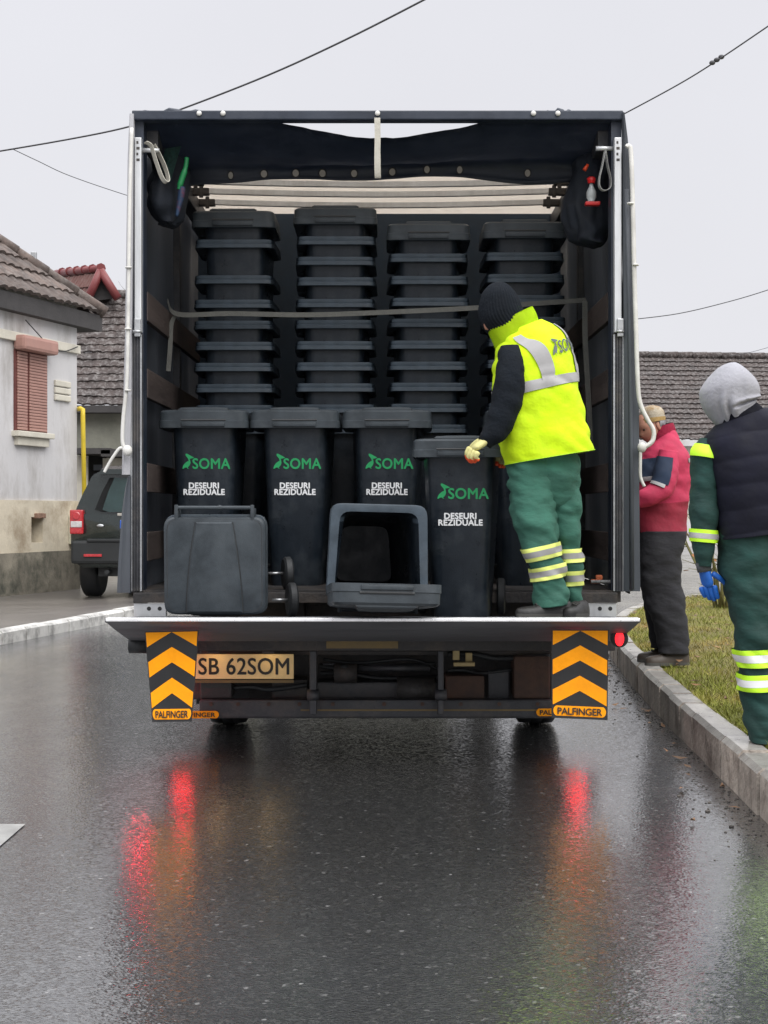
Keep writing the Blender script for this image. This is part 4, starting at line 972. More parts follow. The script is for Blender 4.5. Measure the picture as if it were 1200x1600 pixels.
def bin_lid():
    bm = bmesh.new()
    R_ = lambda z, w_, yf, yb, r_=.06: [(p.x, p.y, z) for p in rrect(w_, w_, yf, yb, r_)]
    rings = [R_(.858, .234, -.286, .262), R_(.852, .243, -.300, .268), R_(.888, .243, -.302, .268), R_(.891, .239, -.297, .265), R_(.936, .238, -.296, .265), R_(.946, .228, -.285, .258), R_(.951, .20, -.25, .235), R_(.957, .12, -.15, .15)]
    stack_rings(bm, rings)
    # raised centre panel with waisted sides
    pts = []
    n = 10
    for k in range(n + 1): t = k / n; pts.append((-.128 + .045 * t ** 1.6, -.283 + .52 * t))
    for k in range(n + 1): t = 1 - k / n; pts.append((.128 - .045 * t ** 1.6, -.283 + .52 * t))
    def zz(x, y): return .951 + .010 * (1 - (y / .28) ** 2)
    rr_ = [[(x * 1.045, y, .942) for x, y in pts], [(x * 1.02, y, zz(x, y) + .003) for x, y in pts], [(x * .95, y * .97, zz(x, y) + .010) for x, y in pts], [(x * .5, y * .5, .972) for x, y in pts]]
    stack_rings(bm, rr_, False, True)
    box(bm, (-.115, -.313, .858), (.115, -.298, .880), .005)
    n = len(pts) // 2
    for sgn in (-1, 1): tube(bm, [(sgn * abs(x) * 1.03, y, zz(x, y) - .0005) for x, y in pts[:n]], .0042, 6, 1)
    tube(bm, [(p.x, p.y, .9445) for p in rrect(.222, .222, -.276, .25, .06)] + [(-.222, -.2, .9445)], .0035, 6, 1)
    tube(bm, [(-.12, -.299, .893), (.12, -.299, .893)], .006, 6, 1)
    bmesh.ops.scale(bm, vec=(1, YS, 1), verts=bm.verts)
    return bm
def bin_handle():
    bm = bmesh.new(); tube(bm, [(-.185, .318, .935), (.185, .318, .935)], .0115, 10); tube(bm, [(.02, .318, .935), (.032, .318, .935)], .016, 10)
    for s in (-1, 1):
        box(bm, (s * .178 - .009, .20, .925), (s * .178 + .009, .335, .948), .006); box(bm, (s * .178 - .012, .262, .86), (s * .178 + .012, .31, .93), .006)
    bmesh.ops.scale(bm, vec=(1, YS, 1), verts=bm.verts)
    return bm
def bin_wheel_bm(s, wd=.045, r_=.1):
    bm = bmesh.new(); h = wd / 2
    lathe(bm, [(-h, .03), (-h, r_ * .86), (-h * .6, r_), (h * .6, r_), (h, r_ * .86), (h * .7, r_ * .7), (h * .5, .04), (h, .03)], 'X', 26)
    return bm
def slot_face(bm): pass
fy0, fy1 = TAPER[1], TAPER[3]
def front(x, z, off=.003):      # point on the tapering front wall
    t = (z - .03) / .83; y = fy0[3] + (fy1[3] - fy0[3]) * t
    if z < .5: y = TAPER[1][3] + (TAPER[2][3] - TAPER[1][3]) * (z - .03) / .47
    else: y = TAPER[2][3] + (TAPER[3][3] - TAPER[2][3]) * (z - .5) / .36
    return Vector((x, y - off, z))
def bin_emblem():
    bm = bmesh.new(); logo(bm, lambda v: front(-.118 + v.x, .634 + v.y, .003 + v.z), 0, .0805)
    bmesh.ops.recalc_face_normals(bm, faces=bm.faces); return bm
def bin_lettering():
    bm = bmesh.new(); g = text_geo('DESEURI\nREZIDUALE', .0435, .0017, .98, 1.04)
    add_geo(bm, g, lambda v: front(v.x - .002, .528 + v.y, .003 + v.z), 0)
    bmesh.ops.recalc_face_normals(bm, faces=bm.faces); return bm
proto_body = None
def make_bin(label, loc, rot, wheels=True, lid='closed', pr=True, group=None, name='wheelie_bin'):
    global proto
    e_ = tag(empty(name, loc, rot), label, 'wheelie bin', group)
    for key in ('body', 'handle') + (('lid',) if lid else ()) + (('emblem', 'lettering') if pr else ()) + (('wheel', 'wheel', 'axle') if wheels else ()):
        if key not in proto:
            if key == 'body': o = obj('body', bin_body(), [M['bin']], None, True, 35)
            if key == 'lid':
                b_ = bin_lid(); bmesh.ops.translate(b_, verts=b_.verts, vec=(0, -.285 * YS, -.93)); bmesh.ops.recalc_face_normals(b_, faces=b_.faces); o = obj('lid', b_, [M['lid'], M['rubber']], None, True, 30)
            if key == 'handle': o = obj('handle', bin_handle(), M['lid'], None, True, 35)
            if key == 'emblem': o = obj('emblem', bin_emblem(), M['green_ink'])
            if key == 'lettering': o = obj('lettering', bin_lettering(), M['white_ink'])
            if key == 'wheel': o = obj('wheel', bin_wheel_bm(1), M['rubber'], None, True, 35)
            if key == 'axle':
                b_ = bmesh.new(); tube(b_, [(-.21, 0, 0), (.21, 0, 0)], .009, 8); o = obj('axle', b_, M['steel'])
            proto[key] = o; first = True
        else:
            o = proto[key].copy(); COL.objects.link(o); first = False
        o.parent = e_; o.location = (0, 0, 0); o.rotation_euler = (0, 0, 0)
        if key == 'wheel':
            n_ = len([c for c in e_.children if c.name.startswith('wheel')]); o.location = (-.205 if n_ < 2 else .205, .17, .10)
            if n_ >= 2: o.rotation_euler = (0, 0, math.pi)
        if key == 'axle': o.location = (0, .17, .10)
        if key == 'lid':
            o.location = (0, .285 * YS, .93)
            if lid != 'closed': o.rotation_euler = (-lid, 0, 0)
    return e_
proto = {}
# painted rim highlight: lighter material on the front and upward collar faces only
fr = [make_bin('front-row bin with printed front, leftmost in the truck', (tx(317, 7.87), 8.10, BED), (0, 0, R(.8)), group='upright bins with printed fronts'),
      make_bin('front-row bin with printed front, second from the left, behind the closed lying bin', (tx(461, 7.87), 8.10, BED), (0, 0, R(-.5)), group='upright bins with printed fronts'),
      make_bin('front-row bin with printed front, third from the left, above the open lying bin', (tx(606, 7.87), 8.10, BED), (0, 0, R(-1)), group='upright bins with printed fronts'),
      make_bin('upright bin mostly hidden behind the legs of the man in yellow', (tx(830, 7.87), 8.10, BED), (0, 0, R(-2)), group='upright bins with printed fronts', pr=False),
      make_bin('upright bin standing lower on the tail lift, gripped by the gloved man', (tx(724, 7.2) - .003, 7.33, plat_z(7.3)), (0, 0, R(-4)), group='upright bins with printed fronts')]
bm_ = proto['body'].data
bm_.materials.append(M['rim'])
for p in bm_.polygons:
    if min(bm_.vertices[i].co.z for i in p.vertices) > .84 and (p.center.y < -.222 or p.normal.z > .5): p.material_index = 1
make_bin('bin lying on its front with closed dark lid facing out, left on the tail lift', (tx(338, 6.95), 7.82, plat_z(6.95) + .318), (R(93.5), 0, 0), pr=False, wheels=False)
make_bin('bin lying open-mouthed with its lid flopped onto the tail lift', (tx(590, 6.93) - .075, 7.77, plat_z(6.9) + .277), (R(91.5), R(181.5), R(5)), pr=False, lid=R(86.5), wheels=False)
ordw = ['topmost', 'second', 'third', 'fourth', 'fifth', 'sixth', 'seventh', 'eighth', 'ninth', 'tenth', 'eleventh']
fr[4].scale = (.97, .97, .925)
cols = [('leftmost', 365, [345, 377, 433, 471, 504, 537, 570, 603, 636], 'closed'), ('second', 524, [340, 372, 404, 436, 470, 503, 536, 569, 602, 635], 'closed'),
        ('third', 670.5, [365, 399, 434, 468, 501, 535, 568, 601, 634], 'closed'), ('rightmost', 822, [362, 397, 431, 464, 498, 531, 565, 600, 633], 'closed')]
for nm, cx, ys, topl in cols:
    dS = 8.45; zr = [tz(y, dS) - BH + .012 for y in ys]
    zr.append(max(BED, zr[-1] - .12))
    for k, z in enumerate(zr):
        which = ('%s of the nested bins in the %s stack' % (ordw[k], nm)) if k == 0 else ('%s bin from the top in the %s nested stack' % (ordw[k], nm))
        if k == len(zr) - 1: which = 'lowest bin of the %s nested stack, on the truck floor' % nm
        make_bin('dark ' + which, (tx(cx, dS) + random.uniform(-.006, .006), dS + .235, z), (0, 0, R(random.uniform(-.7, .7))), wheels=False, lid=topl if k == 0 else None, pr=False, group='nested bins stacked at the back of the truck')
# two loose wheels
for (px, py, d, zz, lab) in ((449, 890, 7.55, BED + .085, 'loose black bin wheel on the truck bed edge, upper of the two'), (456, 940, 7.3, plat_z(7.3) + .085, 'loose black bin wheel on the tail lift between the lying bins, lower of the two')):
    e_ = tag(empty('bin_wheel', (tx(px, d), d, zz), (0, 0, R(14))), lab, 'wheel', 'loose bin wheels')
    obj('tyre', bin_wheel_bm(1, .045, .085), M['rubber'], e_, True, 35)
    bm = bmesh.new(); tube(bm, [(-.10, 0, 0), (-.02, 0, 0)], .007, 8); obj('axle_stub', bm, M['steel'], e_)

# ------------------------------------------------------------ parked car
M['car'] = mat('dark_green_car_paint', (.012, .020, .019), .25, .3, .15, 4, coat=1, coat_rough=.05, dirt=(.04, .045, .045), dirt_amt=.4)
M['glass'] = mat('rear_window_glass', (.055, .10, .10), .08, 0, .25, 2.5, coat=1, coat_rough=.02)
M['clad'] = mat('dark_car_cladding', (.016, .018, .019), .55, 0, .2)
CZ = .05; CY = 19.2; CX = (220 - 600) / F * CY
car = tag(empty('parked_car', (CX, CY, CZ), (0, 0, R(-3))), 'dark green off-road car parked on the pavement beside the grey house', 'car')
def sect(y, zlo, hw_list):
    """half widths listed bottom to top: (z, halfwidth)"""
    right = [(hw, y, z) for z, hw in hw_list]; left = [(-hw, y, z) for z, hw in hw_list[::-1]]
    return right + left
bm = bmesh.new()
lower = lambda y, k=1.0, zb=.42: sect(y, 0, [(zb, .80 * k), (zb + .08, .90 * k), (.72, .945 * k), (.95, .95 * k), (1.08, .93 * k), (1.12, .91 * k)])
stack_rings(bm, [lower(-.02, .93, .46), lower(.02, .985), lower(.2, 1), lower(1.0, 1.0), lower(2.4, 1.0), lower(3.6, 1.0), lower(4.2, .96, .45), lower(4.42, .85, .5)])
obj('body', bm, M['car'], car, True, 40)
bm = bmesh.new()
g_ = lambda y, zt, k, zb=1.10: sect(y, 0, [(zb, .915 * k), (1.2, .895 * k), (1.4, .80 * k), (1.62, .68 * k), (zt - .03, .60 * k), (zt, .50 * k)])
stack_rings(bm, [g_(.02, 1.70, .96), g_(.22, 1.72, .99), g_(.8, 1.74, 1.0), g_(2.0, 1.74, 1.0), g_(2.5, 1.70, .99)])
obj('cabin', bm, M['car'], car, True, 40)
bm = bmesh.new(); stack_rings(bm, [[(x * .62, -.10, z) for x, z in ((-.87, 1.645), (.87, 1.645), (.80, 1.71), (-.80, 1.71))], [(x * .62, .25, z) for x, z in ((-.92, 1.66), (.92, 1.66), (.86, 1.76), (-.86, 1.76))]]); obj('roof_spoiler', bm, M['car'], car)
rw = []
bm = bmesh.new(); outl = [(-.50, 1.18), (-.42, 1.42), (-.34, 1.60), (.34, 1.60), (.42, 1.42), (.50, 1.18), (.42, 1.15), (-.42, 1.15)]
a = [bm.verts.new((x * 1.22, .0 + (z - 1.15) * .02, z)) for x, z in outl]; bm.faces.new(a); bmesh.ops.solidify(bm, geom=bm.faces[:], thickness=.03); obj('window_surround', bm, M['clad'], car)
bm = bmesh.new(); a = [bm.verts.new((x, -.035, z)) for x, z in outl]; bm.faces.new(a); bmesh.ops.solidify(bm, geom=bm.faces[:], thickness=.01); bmesh.ops.recalc_face_normals(bm, faces=bm.faces); obj('rear_window', bm, M['glass'], car)
M['red_lens'] = mat('red_lens', (.42, .015, .02), .25, 0, .15, 20, coat=1); M['clear_lens'] = mat('clear_lens', (.5, .48, .47), .25, 0, .2, 20, coat=1)
for s in (-1, 1):
    bm = bmesh.new(); box(bm, (s * .93 if s < 0 else .75, -.06, .86), (-.75 if s < 0 else .93, .12, 1.18), .02); tl_ = obj('tail_light', bm, M['red_lens'], car)
    bm = bmesh.new(); box(bm, (-.915 if s < 0 else .765, -.068, .95), (-.765 if s < 0 else .915, -.05, 1.03), .006); obj('clear_lens', bm, M['clear_lens'], tl_)
    bm = bmesh.new(); lathe(bm, [(0, .052), (.014, .045)], 'Z', 18, Matrix.Translation((s * .84, -.06, 1.10)) @ Matrix.Rotation(R(90), 4, 'X')); obj('round_lens', bm, M['red_lens'], tl_)
    bm = bmesh.new(); box(bm, (s * .62 - .12, -.075, .565), (s * .62 + .12, -.05, .60), .004); obj('reflector', bm, M['red_lens'], car)
bm = bmesh.new(); box(bm, (-.92, -.055, .47), (.92, .2, .78), .04); box(bm, (-.70, -.075, .76), (.70, .1, .80), .01); obj('rear_bumper', bm, M['clad'], car)
bm = bmesh.new(); box(bm, (-.30, -.05, 1.10), (.30, -.02, 1.135), .006); obj('handle_strip', bm, mat('grey_trim', (.38, .36, .32), .4), car)
bm = bmesh.new(); box(bm, (-.26, -.05, .935), (.26, -.03, 1.045), .004, 0); box(bm, (-.262, -.053, .937), (-.225, -.049, 1.043), 0, 1); obj('number_plate', bm, [mat('car_plate_white', (.7, .7, .7), .4), mat('car_plate_blue', (.02, .1, .5), .4)], car)
bm = bmesh.new(); ellipsoid(bm, (-.53, -.03, .97), (.05, .012, .022), 14); obj('badge', bm, M['steel'], car)
for sx in (-1, 1):
    for yy in (.72, 3.45):
        e_ = empty('wheel', (sx * .80, yy, .36)); e_.parent = car
        bm = bmesh.new(); lathe(bm, [(-.12, .22), (-.12, .32), (-.09, .355), (.09, .355), (.12, .32), (.12, .22)], 'X', 32); obj('tyre', bm, M['rubber'], e_)
        bm = bmesh.new(); lathe(bm, [(-.10, .215), (.10, .215), (.06, .1)], 'X', 20, Matrix.Scale(sx, 4, (1, 0, 0))); obj('rim', bm, M['steel'], e_)
bm = bmesh.new(); box(bm, (-.6, .15, .30), (.6, 3.9, .45)); tube(bm, [(-.45, -.02, .36), (-.45, .3, .36)], .03, 10); obj('underbody', bm, M['clad'], car)

# ------------------------------------------------------------ people
M['skin'] = mat('skin', (.46, .23, .16), .5, 0, .12, 12)
M['hivis'] = mat('fluorescent_yellow_cloth', (.56, .80, .0), .8, 0, .07, 5, .55, 8, bdist=.03)
M['reflect'] = mat('silver_reflective_tape', (.34, .335, .335), .5, 0, .08, 20)
M['lime'] = mat('lime_tape', (.55, .95, .03), .6, 0, .06)
M['lemon'] = mat('pale_yellow_tape', (.80, .88, .22), .6, 0, .06)
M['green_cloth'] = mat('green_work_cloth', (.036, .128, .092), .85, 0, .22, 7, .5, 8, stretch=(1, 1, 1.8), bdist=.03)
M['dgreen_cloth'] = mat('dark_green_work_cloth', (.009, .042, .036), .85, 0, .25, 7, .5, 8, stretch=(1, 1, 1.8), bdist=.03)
M['black_cloth'] = mat('black_fleece', (.007, .0095, .0135), .95, 0, .25, 10, .5, 60, .2)
M['navy_puffer'] = mat('navy_quilted_nylon', (.0065, .007, .016), .75, 0, .25, 8, .35, 20, .25)
M['red_cloth'] = mat('raspberry_jacket', (.44, .028, .078), .8, 0, .15, 7, .5, 8, bdist=.03)
M['crimson'] = mat('crimson_jacket_hem', (.27, .018, .04), .8, 0, .2, 7, .5, 8, bdist=.03)
M['navy'] = mat('navy_panel', (.012, .025, .055), .8, 0, .15)
M['charcoal'] = mat('charcoal_trousers', (.019, .019, .023), .9, 0, .35, 7, .5, 8, stretch=(1, 1, 1.8), bdist=.03)
M['grey_fleece'] = mat('pale_grey_hood', (.31, .31, .34), .95, 0, .1, 9, .4, 60)
M['shoe'] = mat('black_shoe_leather', (.022, .021, .02), .5, 0, .3, 12, .2, 60)
M['sole'] = mat('grey_rubber_sole', (.07, .068, .062), .8)
M['brown_shoe'] = mat('brown_shoe_leather', (.055, .042, .032), .55, 0, .3, 12)
M['camo'] = mat('tan_patterned_knit', (.40, .35, .27), .9, 0, .2, 30, .4, 80, dirt=(.25, .14, .04), dirt_amt=.9, dscale=16)
M['hair'] = mat('grey_hair', (.22, .22, .23), .7, 0, .4, 60, .5, 200)
M['glove_cream'] = mat('cream_glove', (.60, .56, .24), .8, 0, .15, 14, .3, 60)
M['glove_orange'] = mat('orange_rubber_dip', (.80, .10, .03), .45, 0, .1)
M['glove_blue'] = mat('blue_rubber_glove', (.01, .11, .46), .5, 0, .15, 9, .3, 40)
M['eye'] = mat('dark_eye', (.02, .015, .012), .2)

class Loft:
    def __init__(self, rings, p=.85): self.r = rings; self.p = p
    def ring(self, t):
        t = max(0, min(t, len(self.r) - 1 - 1e-6)); i = int(t); f = t - i
        q = [self.r[max(0, i - 1)], self.r[i], self.r[i + 1], self.r[min(len(self.r) - 1, i + 2)]]
        return [.5 * (2 * q[1][k] + (q[2][k] - q[0][k]) * f + (2 * q[0][k] - 5 * q[1][k] + 4 * q[2][k] - q[3][k]) * f * f + (3 * q[1][k] - q[0][k] - 3 * q[2][k] + q[3][k]) * f ** 3) for k in range(3)]
    def pt(self, t, a, off=0.0, wr=None):
        c, u, v = self.ring(t); ca, sa = math.cos(a), math.sin(a); p = self.p
        x = math.copysign(abs(ca) ** p, ca); y = math.copysign(abs(sa) ** p, sa); b = u * x + v * y; d = b.normalized()
        if wr: off = off + wr(c + b, t, a)
        return c + b + d * off
    def build(self, bm, t0=0, t1=None, n=40, seg=32, off=0.0, a0=0, a1=2 * math.pi, wr=None, mi=0, cap=(True, True), mif=None):
        t1 = len(self.r) - 1 if t1 is None else t1; full = abs(a1 - a0 - 2 * math.pi) < 1e-6; m_ = seg if full else seg + 1
        rows = [[bm.verts.new(self.pt(t0 + (t1 - t0) * i / n, a0 + (a1 - a0) * k / seg, off, wr)) for k in range(m_)] for i in range(n + 1)]
        for i in range(n):
            for k in range(seg):
                f = bm.faces.new((rows[i][k], rows[i][(k + 1) % m_], rows[i + 1][(k + 1) % m_], rows[i + 1][k])); f.smooth = True
                f.material_index = mif(t0 + (t1 - t0) * (i + .5) / n, k / seg) if mif else mi
        if full:
            if cap[0]: f = bm.faces.new(rows[0]); f.material_index = mif(t0, 0) if mif else mi
            if cap[1]: f = bm.faces.new(rows[-1][::-1]); f.material_index = mif(t1, 0) if mif else mi
        return rows
def RG(l, r_, depth, d, tilt=0.0):
    a, b = P(l[0], l[1], d), P(r_[0], r_[1], d); u = (b - a) / 2; return ((a + b) / 2, u, Vector((0, depth, tilt)))
def wrinkle(amp, sx=7, sz=16, seed=0, fold=0.0, ff=3.0):
    def f(p, t, a):
        n1 = noise.noise(Vector((p.x * sx + seed, p.y * sx, p.z * sz))); n2 = noise.noise(Vector((p.x * sx * 2.3, p.y * sx * 2.3 + seed, p.z * sz * 2.1)))
        v = amp * (n1 + .5 * n2)
        if fold: v += fold * abs(noise.noise(Vector((p.x * 5 + seed, p.z * 13 + p.x * 7, p.y * 5)))) ** .6 - fold * .3
        return v
    return f
def finish(bm): bmesh.ops.recalc_face_normals(bm, faces=bm.faces); return bm
def band(lo, bm, tc, hw, off=.006, mats=(0, 1, 0), a0=0, a1=2 * math.pi, wr=None, slant=0.0):
    """reflective tape: three stripes round a limb"""
    edges = [tc - hw, tc - hw * .42, tc + hw * .42, tc + hw]
    for q in range(3): lo.build(bm, edges[q], edges[q + 1], 3, 32, off + (.0015 if q == 1 else 0), a0, a1, wr, mats[q], (False, False))
def head(bm, c, Rm, s=1.0, mi_skin=0, mi_eye=1):
    """face looks along local -y"""
    rr = bmesh.ops.create_uvsphere(bm, u_segments=28, v_segments=20, radius=1)
    for v in rr['verts']:
        x, y, z = v.co; X, Y, Z = .076 * x, .096 * y, .118 * z
        if z < 0: X *= 1 - .28 * (-z) ** 1.5; Y = Y * (1 - .15 * (-z) ** 2) - .012 * (-z)
        if y < 0:
            nz = math.exp(-((Z + .012) / .022) ** 2 - (X / .013) ** 2); Y -= .024 * nz
            Y += .009 * math.exp(-((Z - .018) / .012) ** 2 - ((abs(X) - .032) / .016) ** 2)
            Y -= .006 * math.exp(-((Z - .038) / .010) ** 2); Y -= .006 * math.exp(-((Z + .058) / .008) ** 2 - (X / .022) ** 2); Y -= .008 * math.exp(-((Z + .098) / .016) ** 2 - (X / .02) ** 2)
        v.co = Vector((X, Y, Z)) * s
    for sx in (-1, 1):
        ellipsoid(bm, (sx * .032 * s, -.080 * s, .016 * s), (.011 * s, .007 * s, .006 * s), 10, None, mi_eye)
        ellipsoid(bm, (sx * .078 * s, .008 * s, .0), (.010 * s, .020 * s, .032 * s), 10, None, mi_skin)
    for f in {f for v in rr['verts'] for f in v.link_faces}: f.smooth = True; f.material_index = mi_skin
def head_geo(c, Rm, s=1.0):
    b = bmesh.new(); head(b, None, None, s); bmesh.ops.transform(b, matrix=Matrix.Translation(c) @ Rm.to_4x4(), verts=b.verts); return b
def person(joints, head_c, head_R, label, s=1.0):
    """joints: dict of points; one continuous skinned body plus modelled head, in one mesh"""
    J = joints; names = ['pelvis', 'belly', 'chest', 'neck', 'skull', 'sh_l', 'el_l', 'wr_l', 'sh_r', 'el_r', 'wr_r', 'hip_l', 'kn_l', 'an_l', 'to_l', 'hip_r', 'kn_r', 'an_r', 'to_r']
    J = dict(J); J['to_l'] = J['an_l'] + Vector((0, 0, -.03)); J['to_r'] = J['an_r'] + Vector((0, 0, -.03))
    rad = dict(pelvis=.085, belly=.085, chest=.09, neck=.048, skull=.06, sh_l=.048, el_l=.036, wr_l=.025, sh_r=.048, el_r=.036, wr_r=.025, hip_l=.055, kn_l=.04, an_l=.028, to_l=.022, hip_r=.055, kn_r=.04, an_r=.028, to_r=.022)
    ix = {n: i for i, n in enumerate(names)}
    E = [('pelvis', 'belly'), ('belly', 'chest'), ('chest', 'neck'), ('neck', 'skull'), ('chest', 'sh_l'), ('sh_l', 'el_l'), ('el_l', 'wr_l'), ('chest', 'sh_r'), ('sh_r', 'el_r'), ('el_r', 'wr_r'),
         ('pelvis', 'hip_l'), ('hip_l', 'kn_l'), ('kn_l', 'an_l'), ('an_l', 'to_l'), ('pelvis', 'hip_r'), ('hip_r', 'kn_r'), ('kn_r', 'an_r'), ('an_r', 'to_r')]
    g = skin_geo([J[n] for n in names], [(ix[a], ix[b]) for a, b in E], [rad[n] * .9 for n in names])
    bm = head_geo(head_c, head_R, s); add_geo(bm, g, lambda v: v, 0)
    for f in bm.faces: f.smooth = True
    bmesh.ops.recalc_face_normals(bm, faces=bm.faces)
    return tag(obj('person', bm, [M['skin'], M['eye']]), label, 'person')
def hand_geo(wrist, fdir, back, curl, thumb_side=1, s=1.0, spread=.06):
    """five-fingered gloved hand; returns list of (geo, tip_from) pieces"""
    z = fdir.normalized(); y = (back - z * back.dot(z)).normalized(); x = y.cross(z) * thumb_side
    def W(a, b, c): return wrist + (x * a + y * b + z * c) * s
    V = [W(0, 0, -.02), W(0, 0, .015), W(.002, 0, .05), W(.0, 0, .085)]; Rr = [(.030 * s, .024 * s), (.034 * s, .020 * s), (.041 * s, .018 * s), (.038 * s, .014 * s)]
    pieces = [(skin_geo(V, [(0, 1), (1, 2), (2, 3)], Rr), 'palm')]
    for q, (off, ln) in enumerate(((.030, .070), (.010, .080), (-.010, .074), (-.030, .058))):
        p = Vector((off, 0, .075)); ang = curl * .35; V = [W(*p)]; Rr = [.013 * s]
        for k, fr_ in enumerate((.45, .32, .23)):
            dz = math.cos(ang); dy = -math.sin(ang); p = p + Vector((-off * .12 * fr_, dy * ln * fr_, dz * ln * fr_)); V.append(W(*p)); Rr.append((.0130 - .0010 * (k + 1)) * s); ang += curl * (.5 + .08 * q)
        pieces.append((skin_geo(V, [(i, i + 1) for i in range(3)], Rr), (V[0].copy(), (V[2] - V[0]).length * .85)))
    p = Vector((.028, -.004, .022)); V = [W(*p)]; Rr = [.014 * s]
    for k, (dx, dy, dz) in enumerate(((.022, -.014, .026), (.010, -.016, .024), (.002, -.016, .018))): p = p + Vector((dx, dy, dz)); V.append(W(*p)); Rr.append((.0125 - .0015 * k) * s)
    pieces.append((skin_geo(V, [(i, i + 1) for i in range(3)], Rr), (V[0].copy(), (V[2] - V[0]).length * .85)))
    return pieces
def glove(pieces, mats, parent, tipped=False, name='glove', label=None):
    bm = bmesh.new()
    for g, kind in pieces:
        n0 = len(bm.faces); add_geo(bm, g, lambda v: v, 0); bm.faces.ensure_lookup_table()
        if tipped and kind != 'palm':
            for f in bm.faces[n0:]:
                if (f.calc_center_median() - kind[0]).length > kind[1]: f.material_index = 1
    for f in bm.faces: f.smooth = True
    o = obj(name, finish(bm), mats, parent)
    return o
def shoe(heel, toe, wd, h, m, parent, sole=.02):
    """heel and toe points on the ground"""
    d = (toe - heel); L_ = d.length; d.normalize(); s = Vector((d.y, -d.x, 0)); bm = bmesh.new(); rings = []
    for t, w_, hh in ((0, .35, .55), (.04, .7, .95), (.18, .85, 1.0), (.36, .82, .98), (.5, .86, .78), (.68, 1, .56), (.85, .92, .48), (.96, .6, .38), (1.0, .25, .22)):
        c = heel + d * L_ * t; ring = []
        for k in range(14):
            a = 2 * math.pi * k / 14; zz = max(0, math.sin(a)) * h * hh if math.sin(a) > 0 else 0
            ring.append(c + s * wd * w_ * math.copysign(abs(math.cos(a)) ** .7, math.cos(a)) + Vector((0, 0, sole + zz - (sole if math.sin(a) < -.01 else 0))))
        rings.append(ring)
    stack_rings(bm, rings); finish(bm); z0 = min(v.co.z for v in bm.verts)
    for f in bm.faces:
        if f.calc_center_median().z < z0 + sole * .9 and abs(f.normal.z) < .9: f.material_index = 1
    for t in (.48, .56, .64):
        c = heel + d * L_ * t + Vector((0, 0, sole + h * (1.22 - t * .95))); tube(bm, [c - s * wd * .5, c + Vector((0, 0, .006)), c + s * wd * .5], .0035, 5, 1)
    return obj('shoe', bm, [m, M['sole']], parent, True, 50)

hang_cloth()
# ---- man in the yellow vest, on the tail lift
d = 7.05
fz = plat_z(7.05)
body = person(dict(pelvis=P(855, 735, d), belly=P(850, 680, d), chest=P(828, 580, d), neck=P(803, 525, d), skull=P(785, 500, d), sh_l=P(795, 562, d - .12), el_l=P(795, 640, d - .15), wr_l=P(758, 690, d - .14),
                   sh_r=P(865, 545, d + .1), el_r=P(830, 640, d + .2), wr_r=P(790, 690, d + .22), hip_l=P(835, 745, d - .02), kn_l=P(838, 850, d), an_l=P(862, 945, d), to_l=P(835, 957, d),
                   hip_r=P(878, 745, d + .05), kn_r=P(886, 850, d + .08), an_r=P(897, 948, d + .1), to_r=P(880, 958, d)), P(782, 490, d), Euler((R(38), R(-14), R(130)), 'XYZ').to_matrix() if False else (Matrix.Rotation(R(-62), 3, 'Z') @ Matrix.Rotation(R(34), 3, 'X')),
              'man in a bright yellow vest stooping over a bin on the tail lift')
lw = wrinkle(.012, 8, 12, 3, .03)
PL_ = Loft([RG((797, 705), (901, 700), .14, d + .03), RG((797, 745), (903, 742), .14, d + .03), RG((806, 778), (900, 778), .11, d + .04), RG((818, 800), (890, 800), .06, d + .05)])
LL = Loft([RG((792, 712), (868, 706), .12, d), RG((795, 745), (868, 742), .125, d), RG((797, 790), (869, 786), .118, d), RG((806, 825), (871, 815), .108, d - .01), RG((820, 862), (873, 850), .095, d - .01), RG((830, 895), (879, 885), .088, d), RG((835, 925), (886, 917), .085, d), RG((836, 950), (891, 943), .085, d)])
LR = Loft([RG((838, 712), (904, 704), .12, d + .06), RG((846, 745), (905, 742), .12, d + .06), RG((853, 790), (906, 788), .115, d + .08), RG((860, 825), (907, 822), .105, d + .09), RG((868, 860), (908, 858), .095, d + .1), RG((875, 895), (909, 893), .085, d + .1), RG((883, 930), (911, 928), .08, d + .1), RG((885, 958), (913, 956), .08, d + .1)])
bm = bmesh.new(); LL.build(bm, n=60, wr=lw); LR.build(bm, n=60, wr=lw); PL_.build(bm, n=24, wr=lw); tr1 = obj('trousers', finish(bm), M['green_cloth'], body)
bm = bmesh.new(); off = .010
for lo, t1, t2 in ((LL, 4.18, 5.12), (LR, 4.25, 5.25)):
    band(lo, bm, t1, .30, off, (0, 1, 0), wr=lw); band(lo, bm, t2, .32, off, (0, 1, 0), wr=lw)
obj('reflective_bands', finish(bm), [M['lemon'], M['reflect']], tr1)
vw = wrinkle(.008, 5, 8, 11, .018)
VL = Loft([RG((784, 526), (846, 500), .10, d), RG((776, 546), (871, 511), .13, d), RG((771, 570), (888, 531), .155, d), RG((770, 600), (900, 572), .165, d), RG((772, 640), (905, 607), .17, d), RG((777, 680), (912, 646), .17, d), RG((783, 704), (919, 676), .172, d), RG((788.5, 727), (925, 704), .175, d)], .8)
bm = bmesh.new(); VL.build(bm, n=60, seg=48, wr=vw); vest = obj('vest', finish(bm), M['hivis'], body)
bm = bmesh.new(); VL.build(bm, 6.93, 7.0, 2, 48, .004, wr=vw, cap=(False, False)); obj('hem', finish(bm), M['lime'], vest)
bm = bmesh.new(); VL.build(bm, 3.30, 3.72, 6, 60, .006, wr=vw, cap=(False, False)); obj('reflective_tape', finish(bm), M['reflect'], vest)
